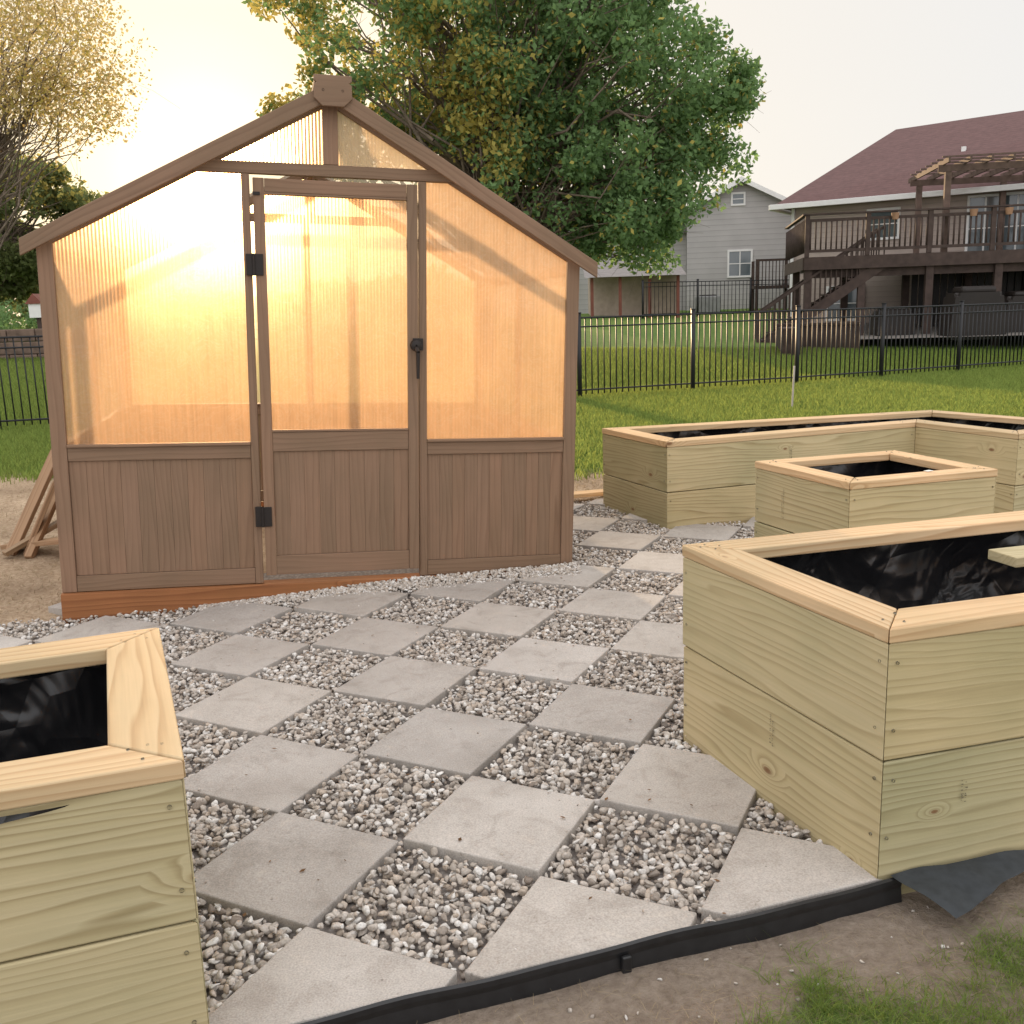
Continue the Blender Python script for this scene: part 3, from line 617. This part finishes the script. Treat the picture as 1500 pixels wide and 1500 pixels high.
# ---------------------------------------------------------------- houses
def siding(name,c,pitch_=0.15):
    m,nt=newmat(name);g_=N(nt,'ShaderNodeNewGeometry');s=N(nt,'ShaderNodeSeparateXYZ',{0:g_.outputs['Position']})
    fr=math_(nt,'FRACT',math_(nt,'DIVIDE',s.outputs[2],pitch_))
    cc=ramp(nt,fr,[(0.0,tuple(q*0.55 for q in c)),(0.12,c),(1.0,tuple(q*0.93 for q in c))])
    nz=N(nt,'ShaderNodeTexNoise',{'Vector':g_.outputs['Position'],'Scale':1.5,'Detail':4})
    cc=mixc(nt,1.0,cc,ramp(nt,nz.outputs[0],[(0.3,(0.92,)*3),(0.7,(1.05,)*3)]),'MULTIPLY')
    finish(nt,principled(nt,cc,0.7,fr,0.5,0.02));return m
def shingle(name,c):
    m,nt=newmat(name);g_=N(nt,'ShaderNodeNewGeometry');s=N(nt,'ShaderNodeMapping',{'Vector':g_.outputs['Position'],'Scale':(1,1,2)})
    b=N(nt,'ShaderNodeTexNoise',{'Vector':s.outputs[0],'Scale':5,'Detail':6,'Roughness':0.7});sx=N(nt,'ShaderNodeSeparateXYZ',{0:g_.outputs['Position']})
    fr=math_(nt,'FRACT',math_(nt,'DIVIDE',sx.outputs[2],0.075))
    cc=ramp(nt,b.outputs[0],[(0.3,tuple(q*0.75 for q in c)),(0.7,tuple(q*1.25 for q in c))])
    cc=mixc(nt,0.3,cc,ramp(nt,fr,[(0,(0.03,0.02,0.02)),(0.2,c),(1,c)]))
    finish(nt,principled(nt,cc,0.9,b.outputs[0],0.3,0.02));return m
M_s1=siding('tan_siding',(0.45,0.37,0.325));M_r1=shingle('brown_shingle',(0.13,0.072,0.068))
M_s2=siding('grey_siding',(0.46,0.44,0.43),0.2);M_r2=shingle('grey_shingle',(0.22,0.2,0.19))
M_glass=simple('window_glass',(0.10,0.12,0.13),0.08,0.1,1,0.8)
def frame_empty(name,o,d,z=0):
    e=empty(name,(o[0],o[1],z),(0,0,math.atan2(d[1],d[0])));return e
def window(e,x0,x1,z0,z1,y=-0.01,bars=1,name='window'):
    box(name+'_glass',x0,x1,y-0.01,y+0.03,z0,z1,M_glass,e,0)
    t=0.07
    box(name+'_trim',x0-t,x1+t,y-0.04,y+0.02,z1+.001,z1+t,M_white,e,0);box(name+'_trim',x0-t,x1+t,y-0.04,y+0.02,z0-t,z0-.001,M_white,e,0)
    box(name+'_trim',x0-t,x0-.001,y-0.038,y+0.02,z0,z1,M_white,e,0);box(name+'_trim',x1+.001,x1+t,y-0.038,y+0.02,z0,z1,M_white,e,0)
    for i in range(bars): xm=x0+(x1-x0)*(i+1)/(bars+1);box(name+'_bar',xm-.02,xm+.02,y-0.03,y-0.012,z0+.002,z1-.002,M_white,e,0)
    zm=(z0+z1)/2;box(name+'_bar',x0+.002,x1-.002,y-0.026,y-0.013,zm-.015,zm+.015,M_white,e,0)
d1=np.array([0.84,-0.54]);d1/=np.linalg.norm(d1);H1=frame_empty('ranch_house',(8.8,31.0),d1)
Lh,Dh,ze=14.0,9.0,4.30
box('walls',0,Lh,0,Dh,0.2,ze,M_s1,H1,0)
oe=0.45;v=[(-oe,-oe,ze-.02),(Lh+oe,-oe,ze-.02),(Lh+oe,Dh+oe,ze-.02),(-oe,Dh+oe,ze-.02),(2.0,Dh/2,6.85),(Lh-2.0,Dh/2,7.15)]
mesh('roof',v,[(0,1,5,4),(1,2,5),(2,3,4,5),(3,0,4),(3,2,1,0)],M_r1,H1)
box('gutter',-oe-0.05,Lh+oe,-oe-0.12,-oe-.01,ze-0.12,ze+0.03,M_white,H1,0.01);box('gutter',-oe-0.12,-oe-.01,-oe,Dh+oe,ze-0.12,ze+0.03,M_white,H1,0.01)
box('downspout',0.03,0.12,-0.10,-0.01,0.3,ze-.1,M_white,H1,0)
box('vent_pipe',4.4,4.52,1.9,2.02,5.0,5.75,M_white,H1,0)
window(H1,2.3,3.1,3.2,3.95,bars=0);window(H1,5.0,6.6,2.45,4.1,bars=3,name='patio_door');window(H1,7.8,9.0,2.9,4.0,bars=1);window(H1,6.0,7.6,0.6,2.1,bars=1,name='patio_door');window(H1,1.2,2.2,0.9,1.8)
DK=frame_empty('wooden_deck',(7.55,25.3),np.array([0.985,-0.17]));DL=9.5;DW=4.4;fz=2.50
box('floor',0,DL,0,DW,fz-0.05,fz,M_deck,DK,0);box('rim_front',-.02,DL,-0.05,-0.001,fz-0.30,fz+.01,M_deck,DK,0);box('rim_side',-0.05,-0.001,0,DW,fz-0.30,fz+.01,M_deck,DK,0)
for i in range(12): box('joist',0.4+i*.78,0.46+i*.78,0,DW,fz-0.26,fz-0.051,M_deck,DK,0)
for x in(0.1,1.4,3.0,4.6,6.2,8.0):
    for y in(0.05,2.6): box('support_post',x-.09,x+.09,y-.02,y+.16,0,fz-0.26,M_deck,DK,0.01)
box('girder',0.0,DL,0.12,0.22,fz-0.5,fz-0.27,M_deck,DK,0)
for x in np.arange(0.04,DL,1.45): box('rail_post',x-.055,x+.055,-0.06,0.05,fz+.011,fz+1.02,M_deck,DK,0.01)
box('top_rail',-0.08,DL,-0.09,0.07,fz+1.021,fz+1.06,M_deck,DK,0);box('upper_rail',-0.02,DL,-0.035,0.015,fz+0.86,fz+0.93,M_deck,DK,0);box('lower_rail',-0.02,DL,-0.035,0.015,fz+0.12,fz+0.19,M_deck,DK,0)
V=[];Fc=[]
def addbox(V,Fc,x0,x1,y0,y1,z0,z1):
    k=len(V);V+=[(x0,y0,z0),(x1,y0,z0),(x1,y1,z0),(x0,y1,z0),(x0,y0,z1),(x1,y0,z1),(x1,y1,z1),(x0,y1,z1)];Fc+=[[k+i for i in q] for q in BF]
for x in np.arange(0.12,DL,0.125): addbox(V,Fc,x-.018,x+.018,-0.03,0.01,fz+.12,fz+0.93)
for y in np.arange(0.12,DW,0.25): addbox(V,Fc,-0.03,0.01,y-.018,y+.018,fz+.12,fz+0.93)
np_mesh('balusters',np.array(V),np.array(Fc),M_deck,DK)
box('top_rail_side',-0.07,0.05,0.08,DW,fz+1.021,fz+1.06,M_deck,DK,0)
M_perg=simple('pergola_wood',(0.12,0.08,0.063),0.8,0.25)
for x in(3.35,5.5,8.2): 
    for y in(0.25,3.2): box('pergola_post',x-.07,x+.07,y-.07,y+.07,fz+.001,4.42,M_perg,DK,0.005)
for y in(0.17,3.12): box('pergola_beam',3.1,9.4,y,y+.05,4.42,4.58,M_perg,DK,0)
for i in range(13): box('pergola_rafter',3.2+i*.48,3.25+i*.48,-0.35,3.9,4.58,4.70,M_perg,DK,0)
for i in range(7): box('pergola_slat',3.1,9.4,-.2+i*.55,-.15+i*.55,4.701,4.74,M_perg,DK,0)
M_tc=simple('terracotta',(0.35,0.2,0.12))
for x in(2.1,3.9,4.7,6.9):
    V,F=tubes([((x,-0.1,fz+0.83),(x,-0.1,fz+0.99),0.07,0.1)],10);np_mesh('rail_pot',V,F,M_tc,DK)
for x in(6.3,7.3):
    box('chair_back',x,x+.5,1.2,1.25,fz+.4,fz+1.0,M_dark,DK,0.02);box('chair_seat',x,x+.5,0.75,1.2,fz+.4,fz+.45,M_dark,DK,0.01)
    for a_ in(0.03,.45):
        for b_ in(.78,1.2): box('chair_leg',x+a_-.02,x+a_+.02,b_-.02,b_+.02,fz,fz+.4,M_dark,DK,0)
for i in range(34): box('under_deck_shade_slat',3.2+i*.19,3.36+i*.19,2.85,2.88,0.55,fz-.27,M_dark,DK,0)  # dark slats added to stand in for deep shade under the deck
st=frame_empty('deck_stairs',(9.6,26.0),np.array([-0.985,0.17]))
for i in range(11): box('tread',i*.27,i*.27+.3,0,1.0,2.3-i*.185,2.34-i*.185,M_deck,st,0)
for y in(0,1.0): beam('stringer',(0,y,2.3),(3.0,y,0.25),0.05,0.25,M_deck,st);beam('handrail',(0,y,3.2),(3.0,y,1.15),0.06,0.06,M_deck,st);box('newel',2.95,3.05,y-.05,y+.05,0.1,1.25,M_deck,st,0)
for i in range(24):
    t=i/24
    for y in(0,1.0): beam('spindle',(t*3,y,2.3-t*2.05),(t*3,y,3.2-t*2.05),0.03,0.03,M_deck,st,bevel=0)
def covered(loc,sx,sy,sz_):
    gb=empty('covered_grill',loc);bm=bmesh.new();bmesh.ops.create_cube(bm,size=1)
    for v_ in bm.verts: v_.co=Vector((v_.co.x*(sx if v_.co.z<0 else sx*.8),v_.co.y*sy,(v_.co.z+.5)*sz_))
    bmesh.ops.bevel(bm,geom=bm.edges[:],offset=0.1,segments=2);me=bpy.data.meshes.new('cover');bm.to_mesh(me);bm.free();obj('cover',me,M_dark,gb)
    box('hood_bulge',-.3*sx,.3*sx,-.3,.3,sz_*.95,sz_*1.13,M_dark,gb,0.08)
covered((11.2,23.9,0.42),1.4,.65,1.1);covered((12.9,24.6,0.45),1.7,.8,.95);covered((9.7,25.0,0.45),1.0,.6,.7)
pw=frame_empty('patio_wall',(8.5,24.0),np.array([-0.97,0.2]));M_rw=simple('dark_brick',(0.05,0.033,0.027),0.9,0.3)
box('wall',0,1.9,0,0.4,0.2,0.85,M_rw,pw,0.02);box('wall_cap',-.03,1.93,-.03,.43,.851,.92,M_rw,pw,0.01)
box('wall_return',1.5,1.9,.401,2.0,.2,.85,M_rw,pw,0.02)
pt=mesh('patio',[(7.0,24.0,0.50),(20,21.9,0.50),(22,29,0.72),(8.6,31,0.80)],[(0,1,2,3)],simple('patio_concrete',(0.2,0.18,0.16)))
H2=frame_empty('grey_house',(3.6,39.5),np.array([0.985,-0.17]));e2=4.95
prof=[(3.5,1.0),(7.5,1.0),(7.5,e2),(5.5,e2+1.0),(3.5,e2)]
yprism('gable_walls',prof,0,9,M_s2,H2)
box('wing_walls',-4.5,3.49,1.2,8,0.9,4.3,M_s2,H2,0)
for a_,b_ in(((3.15,e2-.18),(5.5,e2+1.0)),((5.5,e2+1.0),(7.85,e2-.18))):
    yprism('roof_slope',[a_,b_,(b_[0],b_[1]+.14),(a_[0],a_[1]+.14)],-0.35,9.3,M_r2,H2)
    yprism('rake_trim',[(a_[0],a_[1]-.05),(b_[0],b_[1]-.05),(b_[0],b_[1]+.13),(a_[0],a_[1]+.13)],-0.42,-0.352,M_white,H2)
mesh('wing_roof',[(-4.9,0.8,4.25),(3.48,0.8,4.25),(3.48,4.6,5.7),(-4.9,4.6,5.7),(3.48,8.4,4.25),(-4.9,8.4,4.25)],[(0,1,2,3),(3,2,4,5)],M_r2,H2)
window(H2,5.1,5.9,2.5,3.4);window(H2,5.2,5.6,5.15,5.5,name='gable_vent',bars=0)
window(H2,-2.5,-1.0,2.3,3.4);window(H2,0.8,2.0,2.3,3.4,y=1.18)
ac=empty('air_conditioner',(7.4,36.6,1.0));box('casing',-.4,.4,-.4,.4,.05,.75,simple('ac_grey',(0.3,0.3,0.3)),ac,0.03);box('base_pad',-.5,.5,-.5,.5,0,.049,M_white,ac,0);V,F=tubes([((0,0,.75),(0,0,.80),.33,.3)],16);np_mesh('fan_guard',V,F,M_dark,ac)
bk=frame_empty('back_steps',(9.0,36.0),np.array([1,-0.1]))
box('landing',0,1.3,0,1.2,1.95,2.05,M_deck,bk,0)
for x in(0.05,1.25):
    for y in(0.05,1.1): box('post',x-.05,x+.05,y-.05,y+.05,1.0,2.95,M_deck,bk,0)
box('rail',0,1.3,.02,.08,2.9,2.98,M_deck,bk,0)
for i in range(10): box('spindle',.1+i*.12,.13+i*.12,.03,.06,2.05,2.9,M_deck,bk,0)
for i in range(5): box('step',1.3+i*.27,1.6+i*.27,0,1.2,1.85-i*.17,1.9-i*.17,M_deck,bk,0)
sh=frame_empty('garden_shed',(2.9,34.0),np.array([1,-0.05]));M_red=simple('red_brown_paint',(0.2,0.07,0.05),0.7)
box('shed_walls',0,3.0,0.9,2.6,0.9,2.5,simple('shed_wall',(0.42,0.33,0.27)),sh,0)
for x in(0.05,1.0,2.0,2.95): box('porch_post',x-.05,x+.05,0,.1,0.9,2.45,M_red,sh,0)
mesh('shed_roof',[(-.2,-.3,2.45),(3.2,-.3,2.45),(3.2,2.8,3.1),(-.2,2.8,3.1)],[(0,1,2,3)],M_r2,sh)
lw=frame_empty('retaining_wall',(-14.5,22.0),np.array([1,0.05]));M_lw=simple('stone_block',(0.16,0.11,0.085),0.9,0.4,5)
for r_ in range(4):
    for i in range(8): box('block',i*.62+(.3 if r_%2 else 0),i*.62+.6+(.3 if r_%2 else 0),0,.5,.0+r_*.28+.25,.27+r_*.28+.25,M_lw,lw,0.02)
mb=empty('bird_house',(-10.4,22.3,0.3));box('post',-.04,.04,-.04,.04,0,1.3,M_deck,mb,0);box('house_body',-.14,.14,-.14,.14,1.3,1.62,M_white,mb,0)
mesh('house_roof',[(-.2,-.18,1.6),(.2,-.18,1.6),(.2,.18,1.6),(-.2,.18,1.6),(0,-.18,1.82),(0,.18,1.82)],[(0,1,4),(2,3,5),(0,4,5,3),(1,2,5,4),(3,2,1,0)],M_red,mb)
# ---------------------------------------------------------------- scrap wood
sw=empty('scrap_lumber')
for p,q,w_,t_ in(((-3.22,6.1,-0.03),(-3.02,6.55,0.62),0.09,0.03),((-3.12,6.1,-0.03),(-2.92,6.2,0.42),0.07,0.03),((-3.3,6.25,0.0),(-2.8,6.0,0.08),0.12,0.03),((-3.05,6.0,-0.03),(-2.95,6.6,0.55),0.05,0.04),((-3.2,6.0,0.0),(-2.75,6.5,0.26),0.06,0.03)):
    beam('plank',p,q,w_,t_,M_scrap,sw)
bp=empty('wood_plank');beam('board',(0.30,7.1,0.05),(0.78,7.35,0.03),0.12,0.03,M_cap,bp)
# ---------------------------------------------------------------- trees
def leaves(name,C,R,n,size,mats,parent,mfun=None,flat=0.8,aspect=0.6):
    C=np.repeat(C,n,0);R=np.repeat(R,n);m_=len(C)
    d=rng.normal(size=(m_,3));d/=np.linalg.norm(d,axis=1)[:,None];rad=R*rng.random(m_)**0.45
    P=C+d*rad[:,None]*np.array([1,1,flat])
    a=rng.normal(size=(m_,3));a/=np.linalg.norm(a,axis=1)[:,None];b=np.cross(a,rng.normal(size=(m_,3)));b/=np.linalg.norm(b,axis=1)[:,None]
    s=size*rng.uniform(.6,1.3,m_)[:,None]
    V=np.stack([P-a*s*.5,P+b*s*aspect*.5,P+a*s*.5,P-b*s*aspect*.5],1)
    F=np.arange(m_*4).reshape(-1,4)
    mi=mfun(P) if mfun else None
    return np_mesh(name,V.reshape(-1,3),F,mats,parent,midx=mi)
def limb(p,q,r0,r1,segs,k=4,wob=0.08,sag=0.0):
    p=np.array(p,float);q=np.array(q,float);L=np.linalg.norm(q-p);pts=[p]
    for i in range(1,k+1):
        t=i/k;c=p*(1-t)+q*t;c=c+(rng.normal(size=3)*wob*L*(t<1))*0.5;c[2]+=math.sin(t*math.pi)*sag*L;pts.append(c)
    for i in range(k):
        ra=r0+(r1-r0)*i/k;rb=r0+(r1-r0)*(i+1)/k;segs.append((pts[i],pts[i+1],ra,rb))
    return pts
def tree(name,base,top,rt,ells,ncl,nleaf,lsize,crad,mats,mfun=None,forkz=None,lk=1.0,tw=3,low=0.25):
    e=empty(name);base=np.array(base,float);top=np.array(top,float);segs=[]
    tp=limb(base,top,rt,rt*0.25,segs,8,0.03)
    segs.append((base-np.array([0,0,.3]),base,rt*1.5,rt))
    C=[];wsum=sum(w_ for *_,w_ in ells)
    for (c,r,w_) in ells:
        k=int(ncl*w_/wsum);d=rng.normal(size=(k,3));d/=np.linalg.norm(d,axis=1)[:,None];rad=rng.uniform(low,1.0,k)**0.6
        C.append(np.array(c)+d*rad[:,None]*np.array(r))
    C=np.concatenate(C);tpz=np.array(tp)
    for c in C:
        hh_=base[2]+max(forkz or 1.5,(c[2]-base[2])*rng.uniform(.35,.7));j=int(np.argmin(np.abs(tpz[:,2]-hh_)));s0=tpz[j]
        d=np.linalg.norm(c-s0);pts=limb(s0,c,min(rt*0.3,(0.011*d+0.008)*lk),0.005*lk,segs,4,0.10,0.05)
        for _ in range(tw):
            q=pts[rng.integers(2,5)];limb(q,q+rng.normal(size=3)*crad*0.8,0.006*lk,0.002,segs,2,0.1)
    V,F=tubes(segs,5);np_mesh('trunk_and_limbs',V,F,M_bark,e,smooth=True)
    leaves('foliage',C,rng.uniform(.6,1.25,len(C))*crad,nleaf,lsize,mats,e,mfun)
    return e
def mf_main(P):  # paints backlighting as yellower leaf colour, mostly on the left side
    yl=np.clip((-P[:,0]-0.1)/4.5,0,1)*0.75+0.05+0.25*np.clip((P[:,2]-5)/4,0,1)*(P[:,0]<0.5)+0.75*np.exp(-((P[:,0]+0.5)**2/0.9+(P[:,2]-4.8)**2/1.6))
    cl=0.5+0.5*np.sin(P[:,0]*2.1+1)*np.sin(P[:,2]*1.9)*np.sin(P[:,1]*1.3+2)
    return (rng.random(len(P))<yl*(0.35+1.1*cl)).astype(int)
tree('maple_tree',(-0.35,20,0.1),(-0.1,20.2,9.5),0.2,
 [((-1.5,20,6.8),(3.5,3.0,2.4),4.0),((1.9,20,5.0),(2.7,2.6,2.7),5.2),((2.6,20,3.1),(1.5,2.0,1.0),1.6),((0.6,20,8.2),(3.6,3,2.0),3.6),((-3.0,20.3,5.0),(1.5,1.6,1.0),1.0),((0.2,20,4.6),(2.2,2.2,2.0),2.9),((3.7,20,5.0),(1.1,1.2,1.5),1.3)],
 440,270,0.12,0.55,[M_leaf,M_leafy],mf_main,forkz=1.7,lk=0.85,tw=2)
tree('birch_tree',(-11.6,22,0.3),(-11.2,22,9.0),0.10,[((-11.0,22,7.1),(3.3,2.5,2.4),3),((-8.9,21.5,6.4),(1.8,1.2,1.3),1.0)],170,130,0.085,0.75,[M_leafb,M_leafy],lambda P:(rng.random(len(P))<.3).astype(int),forkz=2.5,lk=0.5,tw=2,low=0.1)
tree('shade_tree',(-15.5,30,0.9),(-15.5,30,6.5),0.2,[((-15.3,30,4.4),(3.6,2.5,2.1),1)],170,260,0.16,0.6,[M_leafd,M_leafy],lambda P:(rng.random(len(P))<.3*(P[:,2]>4.8)).astype(int),low=0.5)  # sunlit crown top put into the leaf colour
tree('shade_tree',(-12.4,33,0.9),(-12.4,33,5),0.15,[((-12.4,33,3.5),(2.2,1.5,1.7),1)],95,240,0.16,0.55,[M_leafd,M_leafy],lambda P:(rng.random(len(P))<.6*(P[:,2]>3.5)).astype(int),low=0.5)  # upper leaves coloured yellow for the sun on them
tl=empty('tree_line')
C=[];R=[]
for i in range(420):
    x=rng.uniform(-75,75);y=rng.uniform(62,80)
    hh_=4.2+1.8*math.sin(x*.13+1)+1.2*math.sin(x*.41)
    if -32<x<-2: hh_=min(hh_,2.2)
    C.append((x,y,1.2+rng.uniform(0.2,1)*max(hh_,1.3)));R.append(rng.uniform(1.0,1.7) if -32<x<-2 else rng.uniform(1.3,2.4))
leaves('foliage',np.array(C),np.array(R),110,0.55,[M_leafd],tl)
bs=empty('shrub')
C=np.array([(-12.6+rng.normal()*1.1,26+rng.normal()*.6,0.8+rng.uniform(0,1.0)) for _ in range(26)]);leaves('foliage',C,np.full(26,.55),220,0.11,[M_leaf],bs)
V,F=tubes([((c[0],c[1],0.2),tuple(c),0.03,0.01) for c in C],5);np_mesh('stems',V,F,M_bark,bs)
# fallen leaf bits on the paving
n=110;px=rng.uniform(-1.9,1.0,n);py=rng.uniform(1.9,6.0,n);kk=inpoly(REG,px,py)&~inpoly(PA,px,py);px,py=px[kk],py[kk];n=len(px)
an=rng.uniform(0,6.28,n);s=rng.uniform(.004,.011,n);dx=np.stack([np.cos(an),np.sin(an),rng.normal(0,.15,n)],-1)*s[:,None];dy=np.stack([-np.sin(an),np.cos(an),rng.normal(0,.15,n)],-1)*s[:,None]*.5
B=np.stack([px,py,np.full(n,.006)],-1);np_mesh('leaf_litter',np.stack([B-dx,B+dy,B+dx,B-dy],1).reshape(-1,3),np.arange(n*4).reshape(-1,4),M_debris)
# ---------------------------------------------------------------- grass
def blades(name,x,y,hmin,hmax,w_,mat,lean=0.5,parent=None):
    n=len(x);z=hgt(x,y)-0.004;hh_=rng.uniform(hmin,hmax,n);a=rng.uniform(0,2*math.pi,n);ln=hh_*rng.uniform(0.1,lean*2,n)
    la=rng.uniform(0,2*math.pi,n);b0=np.stack([x,y,z],-1);side=np.stack([np.cos(a),np.sin(a),0*a],-1)*w_*.5
    L=np.stack([np.cos(la),np.sin(la),0*la],-1)*ln[:,None];U=np.zeros((n,3));U[:,2]=hh_
    mid=b0+U*.6+L*.35;tip=b0+U+L
    V=np.stack([b0-side,b0+side,mid+side*.7,mid-side*.7,tip+side*.15,tip-side*.15],1).reshape(-1,3)
    k=(np.arange(n)*6)[:,None];F=np.concatenate([k+np.array([[0,1,2,3]]),k+np.array([[3,2,4,5]])]);return np_mesh(name,V,F,mat,parent)
gg=empty('grass')
n=430000;y=8+ (rng.random(n)**0.8)*16;x=rng.uniform(-1,1,n)*(0.60*y);kk=(rng.random(n)<grassamt(x,y)*1.0)&~((x>0.5)&(x<4.1)&(y<7.7))
k3=~((x>-0.5*y*0.9)&(x<0.04*y));blades('lawn_blades',x[kk&k3],y[kk&k3],.045,.095,.012,M_blade,lean=.35,parent=gg)
n=90000;y=8+ (rng.random(n)**0.8)*16;x=rng.uniform(-0.5,0.06,n)*y;kk=y>9;blades('lawn_blades',x[kk],y[kk],.045,.095,.014,M_blade,lean=.35,parent=gg)
n=3600;cx=rng.uniform(.0,2.4,n);cy=rng.uniform(1.1,2.6,n);ga=grassamt(cx,cy);kk=(dE(cx,cy)<-0.06)&(rng.random(n)<ga*1.0+.01)&~inpoly(PA,cx,cy);cx,cy=cx[kk],cy[kk]
m_=36;X1=np.repeat(cx,m_)+rng.normal(0,.02,len(cx)*m_);Y1=np.repeat(cy,m_)+rng.normal(0,.02,len(cx)*m_);kk=(dE(X1,Y1)<-0.03)&~inpoly(PA,X1,Y1)
blades('near_tufts',X1[kk],Y1[kk],.010,.040,.0022,M_blade,lean=1.3,parent=gg)
n=44000;X1=rng.uniform(-.5,2.2,n);Y1=rng.uniform(1.1,2.6,n);kk=(dE(X1,Y1)<-0.03)&~inpoly(PA,X1,Y1)&(rng.random(n)<0.25+0.75*sm(.08,.4,-dE(X1,Y1)));blades('dry_straw',X1[kk],Y1[kk],.003,.018,.0014,M_straw,lean=2.4,parent=gg)
n=14000;X1=rng.uniform(-6,-2.3,n);Y1=rng.uniform(4.7,9.5,n);blades('dry_straw',X1,Y1,.004,.03,.004,M_straw,lean=2,parent=gg)
n=2500;X1=rng.uniform(.3,1.2,n);Y1=rng.uniform(7.2,8.6,n);blades('dry_straw',X1,Y1,.004,.03,.004,M_straw,lean=2,parent=gg)
print('done')
